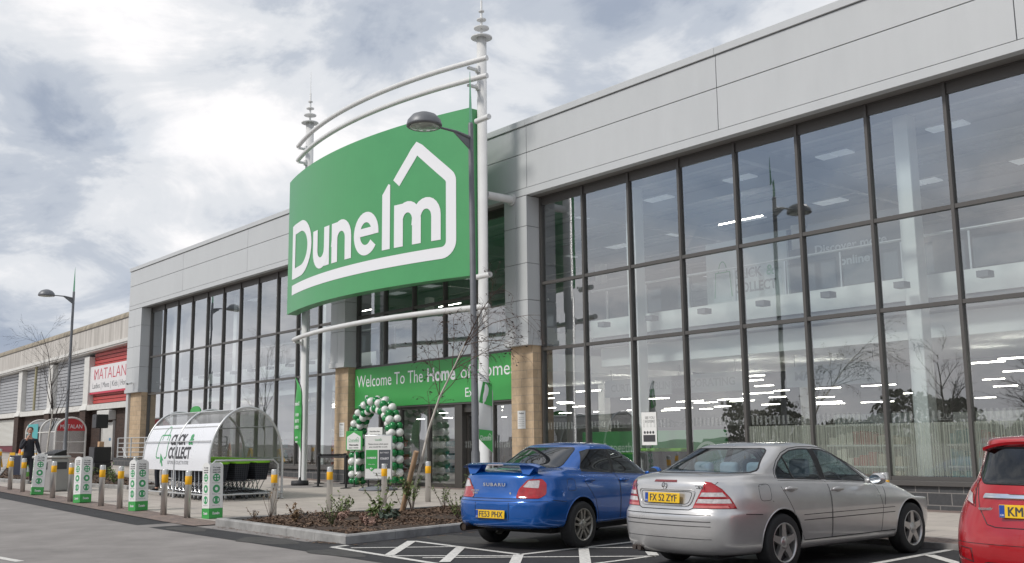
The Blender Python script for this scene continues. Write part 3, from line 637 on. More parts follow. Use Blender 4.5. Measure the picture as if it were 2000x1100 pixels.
bb = board(4.85, 2.6, 4.78, 2.5, 1.75, [('CLICK', -.35, .72, .24, .85, grey_t), ('&', .62, .72, .24, .24, gl_t), ('COLLECT', -.35, .36, .24, 1.25, grey_t)], 'white click and collect board upstairs behind the balustrade')
t = MB(); fnb = lambda u, w, l: (u, -.034 - l, w); stroke(t, [(-1.0, .3), (-.95, .95), (-.5, .95), (-.45, .3)], .03, fnb); stroke(t, arc2(-.72, .95, .13, .28, 0, 180, 12), .03, fnb, False, .001); t.build('bag_logo', gl_t, bb)
board(7.6, 3.2, 4.78, 2.6, 1.9, [('Discover more', -1.1, 1.15, .2, 1.9, wht), ('online', -.45, .78, .2, .8, wht)], 'grey board upstairs with white discover more online lettering', mat('mid_grey_panel', (.30, .31, .33), .6))
shelf_m = mat('shelf_white', (.6, .6, .58), .6); goods = [mat('goods_%s' % n, c, .7) for n, c in (('teal', (.05, .22, .24)), ('beige', (.42, .34, .26)), ('charcoal', (.06, .06, .07)), ('cream', (.6, .56, .48)), ('red', (.35, .06, .05)), ('blue', (.07, .12, .28)))]
for gi, gx in enumerate((-27, -24, -21, -18, -15, -12, 7, 9.6, 12.2, 15, 18, 20.6)):
    s_ = thing('shop_shelf', 'white shop shelving unit stocked with homeware behind the glass', 'shelf', (gx, 4.4 + (gi % 3) * .9, .141), group='stocked shelves behind the glass')
    fr = MB().box(-1.0, 1.0, -.03, .03, 0, 1.9)
    for z in (.12, .62, 1.12, 1.6): fr.box(-1.0, 1.0, -.45, -.031, z, z + .04)
    fr.build('rack', shelf_m, s_)
    for q, mm in enumerate(rnd.sample(goods, 3)):
        g = MB()
        for z in (.16, .66, 1.16):
            x = -.95 + q * .64
            while x < -.95 + (q + 1) * .62: w_ = rnd.uniform(.1, .24); g.rbox(x, x + w_, -.42, -.1, z + .002, z + rnd.uniform(.15, .4), .015, 1); x += w_ + .015
        g.build('stock', mm, s_)
bk_g = mat('lime_plastic', (.22, .55, .02), .4); bk_b = mat('black_plastic', (.02, .021, .023), .45, var=.3, scale=20)
for i, x in enumerate((3.35, 4.05)):
    k = thing('basket_stack', ('black shopping basket stack with lime rim inside the window, %s' % ('nearer the blue car', 'nearer the silver car')[i]), 'basket', (x, .62, .141), group='basket stacks inside the window')
    MB().add([(-.22, -.15, .1), (.22, -.15, .1), (.22, .15, .1), (-.22, .15, .1), (-.3, -.21, 1.05), (.3, -.21, 1.05), (.3, .21, 1.05), (-.3, .21, 1.05)], [(0, 3, 2, 1), (0, 1, 5, 4), (1, 2, 6, 5), (2, 3, 7, 6), (3, 0, 4, 7)]).build('baskets', bk_b, k)
    MB().rbox(-.33, .33, -.24, .24, 1.05, 1.13, .03, 2).build('rim', bk_g, k)
ps = thing('window_poster', 'white charity poster with small print taped inside the window', 'poster', (3.72, -.0, 1.35))
MB().box(-.24, .24, .016, .02, 0, .78).build('sheet', paper, ps)
t = MB(); put_text(t, 'SEE YOU', facing((0.03, .014, .62), (1, 0, 0)), .06, .3); put_text(t, 'IN STORE', facing((0.03, .014, .53), (1, 0, 0)), .06, .3); t.build('lettering', ink, ps)
for q in range(4): MB().lathe([(0, .014), (.035, .014)], 10, (-.14 + q * .09, 0, .3), 'Y').build('picture', ink, ps)
MB().box(-.19, .19, .012, .0155, .08, .24).build('picture', ink, ps)
# ================================================================ BALLOON ARCH
bw = mat('balloon_white', (.80, .80, .78), .22, spec=.5, coat=.3); bgc = mat('balloon_green', (.012, .22, .06), .2, spec=.5, coat=.4)
ba = thing('balloon_arch', 'arch of green and white balloons before the entrance doors', 'balloon arch', (-6.98, -.85, T(-7.1, -.85)))
def arch_pt(s):        # s = distance along the arch
    h, r = 1.45, 1.06
    if s < h: return Vector((-r, 0, .1 + s)), Vector((0, 0, 1))
    if s < h + math.pi * r: a = math.pi - (s - h) / r; return Vector((r * math.cos(a), 0, .1 + h + r * .95 * math.sin(a))), Vector((math.sin(a), 0, -math.cos(a) if 0 else math.cos(math.pi - a)))
    return Vector((r, 0, .1 + h - (s - h - math.pi * r))), Vector((0, 0, -1))
LEN = 2 * 1.45 + math.pi * 1.06; NR = 31
bal_meshes = {}
def balloon(mname, mm, p, d, r):
    if mname not in bal_meshes:
        o = MB().ball((0, 0, 0), 1, 14, 9, (1, 1, 1.08)).lathe([(.06, -1.16), (.02, -1.07)], 6).build('balloon', mm, ba); bal_meshes[mname] = o.data
    else:
        o = bpy.data.objects.new('balloon', bal_meshes[mname]); COL.objects.link(o); o.parent = ba
    o.location = p; o.rotation_euler = d.to_track_quat('Z', 'Y').to_euler(); o.scale = (r, r, r)
extra = MB(); extra_w = MB(); nb = 0
for i in range(NR):
    p, tg = arch_pt(LEN * (i + .3) / NR); u = Vector((0, 1, 0)); w_ = tg.cross(u).normalized()
    for q in range(4):
        a = math.pi / 4 + q * math.pi / 2 + (i % 2) * .35; d = (u * math.cos(a) + w_ * math.sin(a)).normalized(); r = .128 * rnd.uniform(.88, 1.08)
        c = p + d * .168; g = (i % 2 == 0)
        if d.y > .5:          # balloons on the far side
            (extra if g else extra_w).ball(c, r, 10, 7)
        elif nb < 100: balloon('g' if g else 'w', bgc if g else bw, c, d, r); nb += 1
struct(extra.build('balloon', bgc, ba), 'stuff'); struct(extra_w.build('balloon', bw, ba), 'stuff')
MB().tube([tuple(arch_pt(LEN * i / 40)[0]) for i in range(41)], .02, 6).build('frame', mat('clear_tube', (.5, .5, .5), .4), ba)
# ================================================================ SIGNS BY THE DOOR
blk = mat('black_metal', (.018, .018, .019), .45); slate = mat('slate_panel', (.075, .08, .095), .5); alu = mat('brushed_aluminium', (.55, .56, .57), .32, metal=.9, var=.06, scale=4, stretch=(1, 1, .1))
pl = thing('placard', 'square green edged placard on a thin post before the balloons', 'sign', (-7.2, -1.5, T(-7.3, -1.5)), R_(20))
MB().rbox(-.32, .32, -.02, .02, 1.12, 1.72, .01, 1).build('board', green_b, pl)
MB().add([(-.27, -.023, 1.15), (.27, -.023, 1.15), (.27, -.023, 1.54), (0, -.023, 1.68), (-.27, -.023, 1.54)], [(0, 1, 2, 3, 4)]).build('face', paper, pl)
t = MB(); logo(t, lambda u, w, l: (-.2 + .058 * u, -.026 - l * .2, 1.40 + .058 * w), .6, True, 0.001); t.build('logo', gl_t, pl)
t = MB(); put_text(t, 'Newcastle', facing((0, -.026, 1.27), (1, 0, 0)), .05, .36, bold=.04); put_text(t, 'opens 1 October', facing((0, -.026, 1.19), (1, 0, 0)), .035, .38, bold=.03); t.build('lettering', ink, pl)
MB().tube([(0, 0.02, .02), (0, 0.02, 1.12)], .016, 8).lathe([(0, .012), (.18, .012), (.18, .022), (.02, .035)], 16).build('post', blk, pl)
MB().add([(.03, -.01, 1.1), (.09, -.03, .95), (.1, -.02, .5), (.05, -.02, .25), (.02, -.01, .6)], [(0, 1, 2, 3, 4)]).build('ribbon', white, pl)
def icons(mb, xs_, zs_, y, r, n=16):
    for x in xs_:
        for z in zs_: mb.lathe([(0, 0), (r, 0)], n, (0, 0, 0), 'Y', M=Matrix.Translation((x, y, z)))
b2 = thing('information_board', 'tall white information board with green foot behind the swing sign', 'sign', (-6.55, -1.15, T(-6.5, -1.1)), R_(10))
MB().rbox(-.33, .33, -.02, .02, .35, 1.82, .008, 1).build('board', paper, b2); MB().box(-.33, .33, -.024, -.021, .35, .5).build('foot_band', green_b, b2)
t = MB(); icons(t, (.0,), (1.25, .92), -.024, .11); t.build('icons', green_b, b2)
t = MB()
for i, s in enumerate(('Please follow these', 'steps to keep safe', 'Thank you')): put_text(t, s, facing((0, -.024, 1.68 - i * .1), (1, 0, 0)), .04, .45, bold=.02)
t.build('lettering', ink, b2); MB().box(-.3, .3, -.02, .4, .015, .05).box(-.3, -.27, -.015, .015, .05, .35).box(.27, .3, -.015, .015, .05, .35).build('stand', blk, b2)
sw = thing('swing_sign', 'white pavement sign with green and slate panels on a grey base', 'sign', (-4.72, -2.2, T(-5, -2.3)), R_(38))
MB().rbox(-.42, .42, -.02, .02, .3, 1.58, .02, 2).build('frame', alu, sw); MB().box(-.39, .39, -.026, -.021, .34, 1.55).build('face', paper, sw)
MB().box(-.37, -.02, -.031, -.0265, .62, 1.15).build('green_panel', green_b, sw); MB().box(.02, .37, -.031, -.0265, .62, 1.15).build('slate_panel', slate, sw)
t = MB(); put_text(t, 'CURBSIDE', facing((-.195, -.034, .9), (1, 0, 0)), .05, .28, bold=.03); put_text(t, 'COLLECT', facing((.195, -.034, .88), (1, 0, 0)), .05, .26, bold=.03); put_text(t, 'BUT FIRST', facing((.195, -.034, 1.05), (1, 0, 0)), .04, .26)
put_text(t, 'this way', facing((-.195, -.034, .73), (1, 0, 0)), .03, .2); put_text(t, 'this way', facing((.195, -.034, .73), (1, 0, 0)), .03, .2); t.build('panel_lettering', wht, sw)
t = MB(); put_text(t, 'Please choose which queue', facing((0, -.029, 1.30), (1, 0, 0)), .035, .6, bold=.02); put_text(t, 'you would like to join', facing((0, -.029, 1.22), (1, 0, 0)), .035, .55, bold=.02); put_text(t, 'Thank you for', facing((0, -.029, .48), (1, 0, 0)), .03, .3); put_text(t, 'waiting', facing((0, -.029, .41), (1, 0, 0)), .03, .18); t.build('lettering', ink, sw)
t = MB(); logo(t, lambda u, w, l: (-.1 + .028 * u, -.029 - l * .1, 1.42 + .028 * w), .7, True, 0.001); t.build('logo', gl_t, sw)
MB().prism([(-.28, .62), (-.11, .62), (-.195, .54)], -.033, -.0315, 'XZ').build('pointer', green_b, sw)
t = MB(); stroke(t, [(-.16, .62), (-.225, .62)], .018, lambda u, w, l: (u, -.0345, w)); stroke(t, [(-.2, .65), (-.235, .62), (-.2, .59)], .018, lambda u, w, l: (u, -.0355, w)); t.build('arrow', wht, sw)
MB().tube([(-.3, 0, .09), (-.3, 0, .3)], .02, 6).tube([(.3, 0, .09), (.3, 0, .3)], .02, 6).build('spring_leg', blk, sw)
MB().lathe([(0, .015), (.56, .015), (.56, .05), (.42, .1), (0, .13)], 28).build('base', mat('rubber_grey', (.16, .17, .19), .6, var=.15, scale=8), sw)
# queue barriers
for i, (x0, y0, x1, y1, lab) in enumerate(((-8.06, -2.26, -6.44, -2.23, 'black retractable belt barrier between flag and balloon arch'), (-9.6, -1.35, -8.9, -.8, 'black belt barrier post standing behind the green feather flag'))):
    q = thing('queue_barrier', lab, 'barrier', (x0, y0, T(x0, y0)), math.atan2(y1 - y0, x1 - x0), 'queue barriers'); L = math.hypot(x1 - x0, y1 - y0)
    for x in (0, L): MB().tube([(x, 0, .03), (x, 0, .95)], .035, 10).lathe([(0, .013), (.17, .013), (.17, .03), (.04, .045)], 18, (x, 0, 0)).rbox(x - .045, x + .045, -.045, .045, .9, .99, .01, 1).build('post', blk, q)
    MB().box(.046, L - .046, -.004, .004, .905, .965).build('belt', blk, q)
# feather flags
def feather(name, lab, loc, rz, H, wmax, col, stripes, z0, rev, pole):
    fl = thing(name, lab, 'flag', loc, rz)
    out = [(0, z0)]; n = 26; Lft = []
    for i in range(n + 1):
        t_ = i / n; z = z0 + (H - z0) * t_
        if t_ > .72: k = (t_ - .72) / .28; xo = -wmax * (k ** 2.2); 
        else: xo = 0
        Lft.append((xo, z))
    g = MB(); vs = []; fs = []
    m = 6
    for i, (xo, z) in enumerate(Lft):
        t_ = i / n; zlow = z - .28 * (1 - t_) * 0
        for j in range(m + 1):
            u = j / m; x = xo + (-wmax - xo) * u; zz = z if i else z + .36 * u; 
            if i == n: zz = z
            vs.append((x, .05 * math.sin(u * 3 + t_ * 4), max(zz, z0 + .36 * u)))
    for i in range(n):
        for j in range(m): a = i * (m + 1) + j; fs.append((a, a + 1, a + m + 2, a + m + 1))
    g.add(vs, fs, True).build('banner', col, fl)
    ppts = [(0.012, 0.02, .1), (0.012, 0.02, z0), (0.012, .02, z0 + (H - z0) * .6)] + [(xo + .012, .0 + .02 * (1 - i / n), z + .012) for i, (xo, z) in enumerate(Lft) if i / n > .65]
    MB().tube(ppts, [.018] * 3 + [.016] * (len(ppts) - 3), 8).build('pole', pole, fl)
    MB().lathe([(0, .013), (.27, .013), (.28, .06), (.27, .16), (.05, .165), (.03, .26), (0, .27)], 24).build('base', mat('rubber_black', (.025, .025, .027), .6), fl)
    t = MB()
    for s, z, cp, wd in stripes:
        put_text(t, s, facing((-wmax * .5, .045, z), (1, 0, 0)) @ Matrix.Translation((0, 0, .1)), cp, wd, bold=.02, mirror=rev)
    t.build('lettering', wht, fl); return fl
feather('feather_flag', 'green feather flag with reversed white lettering beside the left mast', (-9.15, -2.3, T(-9.15, -2.3)), R_(-8), 3.46, .5, green_b, [('Dunelm', 2.55, .12, .38), ('NEW', 2.2, .1, .3), ('STORE', 2.0, .1, .34), ('OPEN', 1.8, .1, .34), ('shop', 1.5, .07, .2), ('now', 1.36, .07, .2)], 1.05, True, blk)
feather('feather_flag', 'narrow white and green feather flag behind the grey lamp post', (1.2, -2.78, T(1.1, -2.8)), R_(66), 3.0, .34, mat('flag_white', (.7, .72, .72), .7), [], 1.1, False, alu)
ff = bpy.data.objects['feather_flag.001']
MB().quad((-.34, -.06, 1.42), (0, -.02, 1.1), (0, -.02, 1.62), (-.34, -.06, 1.66)).build('green_foot', green_b, ff); t = MB(); logo(t, lambda u, w, l: (-.31 + .038 * u, -.07, 1.42 + .06 * w), .6, True, 0); t.build('logo', wht, ff)
MB().quad((-.34, -.06, 2.3), (0, -.02, 2.2), (0, -.02, 2.75), (-.24, -.06, 2.8)).build('green_top', green_b, ff)
# ================================================================ TROLLEY SHELTER
galv = mat('galvanised_tube', (.60, .61, .61), .38, metal=.55, var=.08, scale=6)
panel_w = mat('shelter_panel', (.74, .75, .78), .28, spec=.5, var=.02, scale=1)
poly_c = mat('smoky_polycarbonate', (.21, .21, .205), .16, alpha=.66, var=.12, scale=2)
SHX, SHY = -5.8, -6.8
sh = thing('trolley_shelter', 'curved trolley shelter with a white click and collect panel', 'shelter', (SHX, SHY, T(SHX, SHY)))
HW, HS, HT = .98, .95, 2.28         # half width, height where the arch springs, top
def hoop(x, a0=0, a1=180, n=28): return [(x, HW * math.cos(R_(a0 + (a1 - a0) * i / n)), HS + (HT - HS) * math.sin(R_(a0 + (a1 - a0) * i / n))) for i in range(n + 1)]
HX = (-2.15, .03, 2.2)
for x in HX: MB().tube([(x, HW, .01)] + hoop(x) + [(x, -HW, .01)], .03, 10).box(x - .05, x + .05, HW - .05, HW + .05, .005, .02).box(x - .05, x + .05, -HW - .05, -HW + .05, .005, .02).build('hoop', galv, sh)
rr = MB()
for a in (40, 72, 108, 140): p = hoop(0, a, a, 1)[0]; rr.tube([(-2.15, p[1], p[2]), (2.2, p[1], p[2])], .018, 8)
for z in (.14, .62): rr.tube([(-2.15, HW, z), (2.2, HW, z)], .02, 8)
rr.tube([(-2.15, -HW, .14), (2.2, -HW, .14)], .02, 8).tube([(-2.15, -HW + .02, 1.45), (2.2, -HW + .02, 1.45)], .014, 8).tube([(-2.15, HW, 1.0), (2.2, HW, 1.0)], .018, 8)
rr.build('rail', galv, sh)
MB().tube([(2.28, -HW, .01), (2.28, -HW, .85), (2.28, -HW + .12, .97), (2.28, HW - .3, .97), (2.28, HW - .16, .85), (2.28, HW - .16, .01)], .024, 10).tube([(2.28, -HW, .14), (2.28, HW, .14)], .02, 8).build('end_rail', galv, sh)
def skin(a0, a1, x0, x1, r=1.0, zmin=None, n=20):
    v = []; f = []
    pr = [(HW * r * math.cos(R_(a0 + (a1 - a0) * i / n)), HS + (HT - HS) * r * math.sin(R_(a0 + (a1 - a0) * i / n))) for i in range(n + 1)]
    if zmin is not None: pr = [(pr[0][0], zmin)] + pr if a0 > 150 or a0 == 0 else pr + [(pr[-1][0], zmin)]
    for y, z in pr: v += [(x0, y, z), (x1, y, z)]
    f = [(2 * i, 2 * i + 1, 2 * i + 3, 2 * i + 2) for i in range(len(pr) - 1)]
    return MB().add(v, f, True)
skin(0, 136, -2.15, 2.2, .97, .62).build('clear_roof', poly_c, sh)
skin(180, 135, -2.15, 2.2, 1.0, .72).build('sign_panel', panel_w, sh)
# lettering follows the curve of the panel: w = arc length up from z=.62
def pfn(u, w, l):
    if w < HS - .72: y, z = -HW - .005, .72 + w
    else:
        a = math.pi - (w - (HS - .72)) / 1.27; y = HW * 1.005 * math.cos(a); z = HS + (HT - HS) * 1.005 * math.sin(a)
    return (u, y - l, z + l * .4)
def ptext(s, x, w0, cap, width, bold, m, nm):
    vs, fs, wd = text2d(s, bold); mb = MB(); k = width / wd; b_ = bmesh.new(); q = [b_.verts.new((x + a * k, w0 + b * cap, 0)) for a, b in vs]
    for f in fs:
        try: b_.faces.new([q[i] for i in f])
        except ValueError: pass
    z = w0 - .02
    while z < w0 + cap + .05: bmesh.ops.bisect_plane(b_, geom=b_.verts[:] + b_.edges[:] + b_.faces[:], plane_co=(0, z, 0), plane_no=(0, 1, 0)); z += .03
    bmesh.ops.triangulate(b_, faces=b_.faces[:]); b_.verts.index_update(); mb.add([pfn(v.co.x, v.co.y, .002) for v in b_.verts], [[v.index for v in f.verts] for f in b_.faces]); b_.free(); mb.build(nm, m, sh)
ptext('CLICK', -.42, .64, .27, 1.0, .035, ink, 'lettering'); ptext('&', .76, .64, .27, .3, .035, gl_t, 'lettering'); ptext('COLLECT', -.42, .30, .27, 1.42, .035, ink, 'lettering'); ptext('BUY ONLINE COLLECT IN STORE', -.42, .15, .09, 1.35, 0, grey_t, 'lettering')
t = MB(); stroke(t, seg((-1.0, .3), (-1.2, .3), 3) + seg((-1.25, .35), (-1.2, .86), 5) + seg((-1.15, .9), (-.62, .9), 5) + seg((-.58, .86), (-.53, .36), 5) + [(-.6, .3), (-.68, .3)], .035, pfn)
stroke(t, [(-1.05, .76)] + arc2(-.88, .9, .17, .26, 180, 0, 12) + [(-.71, .76)], .03, pfn, False, .001)
t.add([pfn(a, b, .002) for a, b in ((-.95, .42), (-.72, .24), (-.83, .24), (-.76, .1), (-.82, .08), (-.89, .21), (-.95, .15))], [(0, 1, 2), (0, 2, 5, 6), (2, 3, 4, 5)]); t.build('bag_logo', gl_t, sh)
MB().add(*(lambda P: ([(x, y, z) for x, z in P for y in (-.015, .015)], [tuple(range(0, 2 * len(P), 2)), tuple(range(2 * len(P) - 1, 0, -2))]))([(-1.05 + .35 * math.cos(R_(a)), 2.26 + .16 * math.sin(R_(a))) for a in range(0, 181, 15)])).build('top_board', green_b, sh)
# trolleys: one of each kind, then copies nested into rows
chrome = mat('chrome_wire', (.62, .63, .65), .2, metal=.95)
mesh_b = brickmat('basket_mesh', (.012, .013, .016), (.012, .013, .016), (.05, .055, .065), .05, .05, .008, axis='XYZ', bump=.003, off=0)
def make_trolley(loc, lab):
    t = thing('shopping_trolley', lab, 'trolley', loc, 0, 'shopping trolleys nested under the shelter')
    b = MB(); z0, z1 = .46, .90
    lo = [(-.30, -.19, z0 + .06), (.36, -.16, z0), (.36, .16, z0), (-.30, .19, z0 + .06)]; hi = [(-.40, -.25, z1 + .04), (.45, -.20, z1), (.45, .20, z1), (-.40, .25, z1 + .04)]
    b.add(lo + hi, [(0, 3, 2, 1), (0, 1, 5, 4), (1, 2, 6, 5), (2, 3, 7, 6), (3, 0, 4, 7)]).build('basket', mesh_b, t)
    MB().tube([(-.42, -.25, z1 + .06), (.40, -.21, z1 + .015), (.47, -.15, z1 + .01), (.47, .15, z1 + .01), (.40, .21, z1 + .015), (-.42, .25, z1 + .06), (-.46, .2, z1 + .07), (-.46, -.2, z1 + .07), (-.42, -.25, z1 + .06)], .026, 8).build('rim', bk_g, t)
    f = MB()
    for s in (-1, 1):
        f.tube([(-.40, s * .22, .9), (-.34, s * .23, .42), (-.28, s * .24, .20), (.42, s * .17, .15)], .013, 6).tube([(.25, s * .16, .46), (-.1, s * .2, .2)], .011, 6)
    f.tube([(.42, -.17, .15), (.42, .17, .15)], .012, 6).tube([(-.28, -.24, .2), (-.28, .24, .2)], .012, 6).tube([(-.34, -.23, .42), (-.34, .23, .42)], .012, 6)
    for q in range(4): f.tube([(-.28, -.15 + q * .1, .2), (.42, -.11 + q * .075, .155)], .006, 4)
    f.build('frame', chrome, t)
    for x, y in ((.40, -.17), (.40, .17), (-.28, -.24), (-.28, .24)):
        c = MB().lathe([(0, -.02), (.055, -.02), (.062, -.012), (.062, .012), (.055, .02), (0, .02)], 12, (x - .03, y, .065), 'Y').build('castor', mat('castor_grey', (.12, .125, .13), .5), t)
        MB().box(x - .045, x - .015, y - .028, y - .022, .06, .16).box(x - .045, x - .015, y + .022, y + .028, .06, .16).build('fork', galv, c)
    return reg(t)
tz = lambda x, y: T(x, y) + .013
names = {(0, 0): 'end trolley of the shelter row closest to the white panel', (1, 0): 'end trolley of the middle row under the shelter', (2, 0): 'end trolley of the shelter row closest to the shop'}
for r, y in enumerate((SHY - .60, SHY, SHY + .60)):
    for k in range(11):
        x = SHX + 1.62 - k * .25 - r * .10; lab = names.get((r, k), 'black and lime trolley nested mid row under the curved shelter')
        if r == 0 and k == 0: tr0 = make_trolley((x, y, tz(x, y)), lab)
        else: dup(tr0, (x, y, tz(x, y)), 0, lab)
# ================================================================ BOLLARDS
steel = mat('bollard_steel', (.58, .57, .55), .30, metal=.75, var=.1, scale=5, stretch=(1, 1, .15)); band = mat('yellow_band', (.86, .44, .008), .5, var=.06, scale=4)
def make_bollard(loc, lab, grp):
    b = thing('bollard', lab, 'bollard', loc, 0, grp)
    MB().lathe([(0, -.02), (.064, -.02), (.064, .93), (.058, .945), (0, .95)], 20).build('post', steel, b)
    MB().lathe([(.0655, .67), (.067, .672), (.067, .838), (.0655, .84)], 20).build('reflective_band', band, b)
    return reg(b)
front = [(-12.44, -10.03), (-11.02, -10.05), (-7.73, -10.18), (-6.15, -10.22), (-4.19, -10.12), (-3.19, -10.04), (-.89, -9.93), (.12, -9.84)]
side = [(.71, -8.24), (.65, -6.89), (.59, -5.45), (.57, -4.22)]
flab = ['steel bollard at the far left end of the kerb row', 'steel bollard just left of the leaning sign sleeve and grey bin', 'steel bollard just right of the grey bin', 'steel bollard left of the second white sign sleeve', 'steel bollard right of the second white sign sleeve', 'steel bollard left of the third white sign sleeve', 'steel bollard right of the third sleeve, before the white shelter panel', 'steel bollard left of the fourth white sign sleeve']
slab_ = ['steel bollard in front of the right end of the trolley shelter', 'steel bollard in front of the queue barrier', 'steel bollard in front of the swing sign', 'steel bollard just right of the leaning birch sapling']
b0 = None
for (x, y), lab in zip(front + side, flab + slab_):
    if b0 is None: b0 = make_bollard((x, y, T(x, y)), lab, 'steel bollards along the pavement edge')
    else: dup(b0, (x, y, T(x, y)), 0, lab)
far = [(-10.3, -7.15, 'steel bollard behind the second sleeve at the right end of the left bed'), (-15.5, -4.9, 'steel bollard with a dark strap beside the black loudspeakers'), (-19.3, -6.6, 'steel bollard left of the black loudspeakers'), (-21.6, -6.9, 'steel bollard behind the second white sign sleeve'), (-24.5, -6.6, 'steel bollard standing just right of the far lamp post'), (-25.5, -7.2, 'steel bollard standing just left of the far lamp post'), (-24.8, -7.8, 'steel bollard at the near corner of the red lettered shelter'), (-34.5, -5.6, 'steel bollard nearest the orange cone behind the speaking man'), (-36.5, -5.9, 'steel bollard behind the yellow folding sign'), (-38.6, -6.0, 'steel bollard at the left edge of the photo before the shutter')]
for x, y, lab in far: o = dup(b0, (x, y, T(x, y)), 0, lab); o['group'] = 'steel bollards behind the left planting bed'
o = dup(b0, (12.42, -4.62, T(12, -4.6) - .05), 0, 'steel bollard just beyond the bonnet of the silver car'); 
# printed sleeves over bollards
def sleeve(x, y, rz, lab, tilt=(0, 0)):
    s = thing('sign_sleeve', lab, 'sign', (x, y, T(x, y) + .013), rz, 'printed sign sleeves on the bollard row', (tilt[0], tilt[1], rz))
    w = .148; H = 1.10
    for k in range(4):
        M = Matrix.Rotation(k * math.pi / 2, 4, 'Z')
        top = [(w * math.cos(R_(a)), H - .09 + .09 * math.sin(R_(a))) for a in range(0, 181, 20)]
        MB().prism([(-w, .2)] + [(w, .2)] + top, -w, -w + .006, 'XZ', M=M).build('face', paper, s)
        MB().prism([(-w, 0), (w, 0), (w, .199), (-w, .199)], -w, -w + .006, 'XZ', M=M).build('foot_band', green_b, s)
        if k in (0, 1, 3):
            for q, z in enumerate((.80, .58, .36)):
                ic = MB().lathe([(.0, 0), (.08, 0)], 18, (0, -w - .003, z), 'Y', M=M).build('icon', gl_t, s); t = MB()
                if q == 0: [t.lathe([(0, 0), (.018, 0)], 8, (-.03 + .06 * (j % 2), -w - .005, z - .027 + .054 * (j // 2)), 'Y', M=M) for j in range(4)]
                elif q == 1: t.lathe([(0, 0), (.034, 0)], 10, (0, -w - .005, z), 'Y', M=M)
                else: t.box(-.055, -.03, -w - .006, -w - .004, z - .03, z + .03, M).box(.03, .055, -w - .006, -w - .004, z - .03, z + .03, M)
                t.build('symbol', wht, ic)
            t = MB(); put_text(t, 'Dunelm', M @ facing((0, -w - .003, .08), (1, 0, 0)), .05, .15, bold=.03); t.build('band_lettering', wht, s)
            t = MB()
            for q, tx in enumerate(('To help', 'everyone', 'keep safe')): put_text(t, tx, M @ facing((0, -w - .003, .985 - q * .045), (1, 0, 0)), .028, .17, bold=.03)
            for q, tx in enumerate(('Keep your distance', 'Wash your hands', 'Cover your face')): put_text(t, tx, M @ facing((0, -w - .003, .69 - q * .22), (1, 0, 0)), .016, .17)
            t.build('lettering', ink, s)
sleeve(-9.35, -10.12, R_(-10), 'white safety sign sleeve leaning at the left before the grey bin', (R_(-3), R_(-5)))
sleeve(-5.55, -10.12, R_(15), 'white safety sign sleeve tilted slightly, second from the left', (R_(-2), R_(-4)))
sleeve(-2.35, -9.93, R_(10), 'white safety sign sleeve at the left end of the click and collect panel', (0, R_(-2)))
sleeve(.55, -9.5, R_(5), 'white safety sign sleeve at the corner of the planting bed kerb', (0, R_(-2)))
# ================================================================ LAMP POSTS
lampm = mat('lamp_grey', (.16, .165, .175), .45, metal=.3, var=.12, scale=5); lens_m = mat('lamp_lens', (.35, .4, .36), .1, spec=.6); spk = mat('lamp_spike_green', (.16, .42, .26), .3, alpha=.85)
def lamp(x, y, rz, lab, double=False, lean=0.0, post_rz=0):
    l = thing('street_lamp', lab, 'lamp post', (x, y, T(x, y) if y > -30 else road_z(x)), rz, 'street lamps of the car park', (lean * math.cos(rz), lean * math.sin(rz), rz))
    MB().lathe([(0, 0), (.13, 0), (.13, .04), (.095, .05), (.09, 1.2), (.075, 1.25), (.055, 8.15), (.045, 8.2), (0, 8.2)], 16).build('pole', lampm, l)
    MB().lathe([(.045, 8.2), (.035, 8.6), (.006, 9.35), (0, 9.36)], 4, smooth=False).build('spike', spk, l)
    for s in ((1, -1) if double else (1,)):
        M = Matrix.Diagonal((1, s, 1, 1)) if s == 1 else Matrix.Rotation(math.pi, 4, 'Z')
        MB().tube([(0, -.03, 7.86), (0, -.4, 7.93), (0, -.86, 7.94)], [.045, .03, .022], 10, M=M).prism([(-.04, 7.60), (-.04, 7.88), (-.5, 7.93), (-.44, 7.89)], -.012, .012, 'YZ', M=M).build('arm', lampm, l)
        h = MB().lathe([(0, 8.30), (.06, 8.30), (.12, 8.285), (.25, 8.23), (.345, 8.12), (.37, 8.03), (.37, 8.0), (.33, 7.98), (.31, 8.0), (0, 8.0)], 28, (0, -1.22, -.11), M=M).build('lamp_head', lampm, l)
        MB().lathe([(.31, 7.985), (.2, 7.955), (0, 7.945)], 24, (0, -1.22, -.11), M=M).build('lens', lens_m, h)
    return l
lamp(3.83, -5.34, R_(0), 'tall grey street lamp standing before the right end of the big sign', lean=0)
bpy.data.objects['street_lamp'].rotation_euler = (R_(.35), R_(-.45), 0)
lamp(-29.6, -3.45, R_(0), 'tall grey street lamp at the far left before the old brick shop')
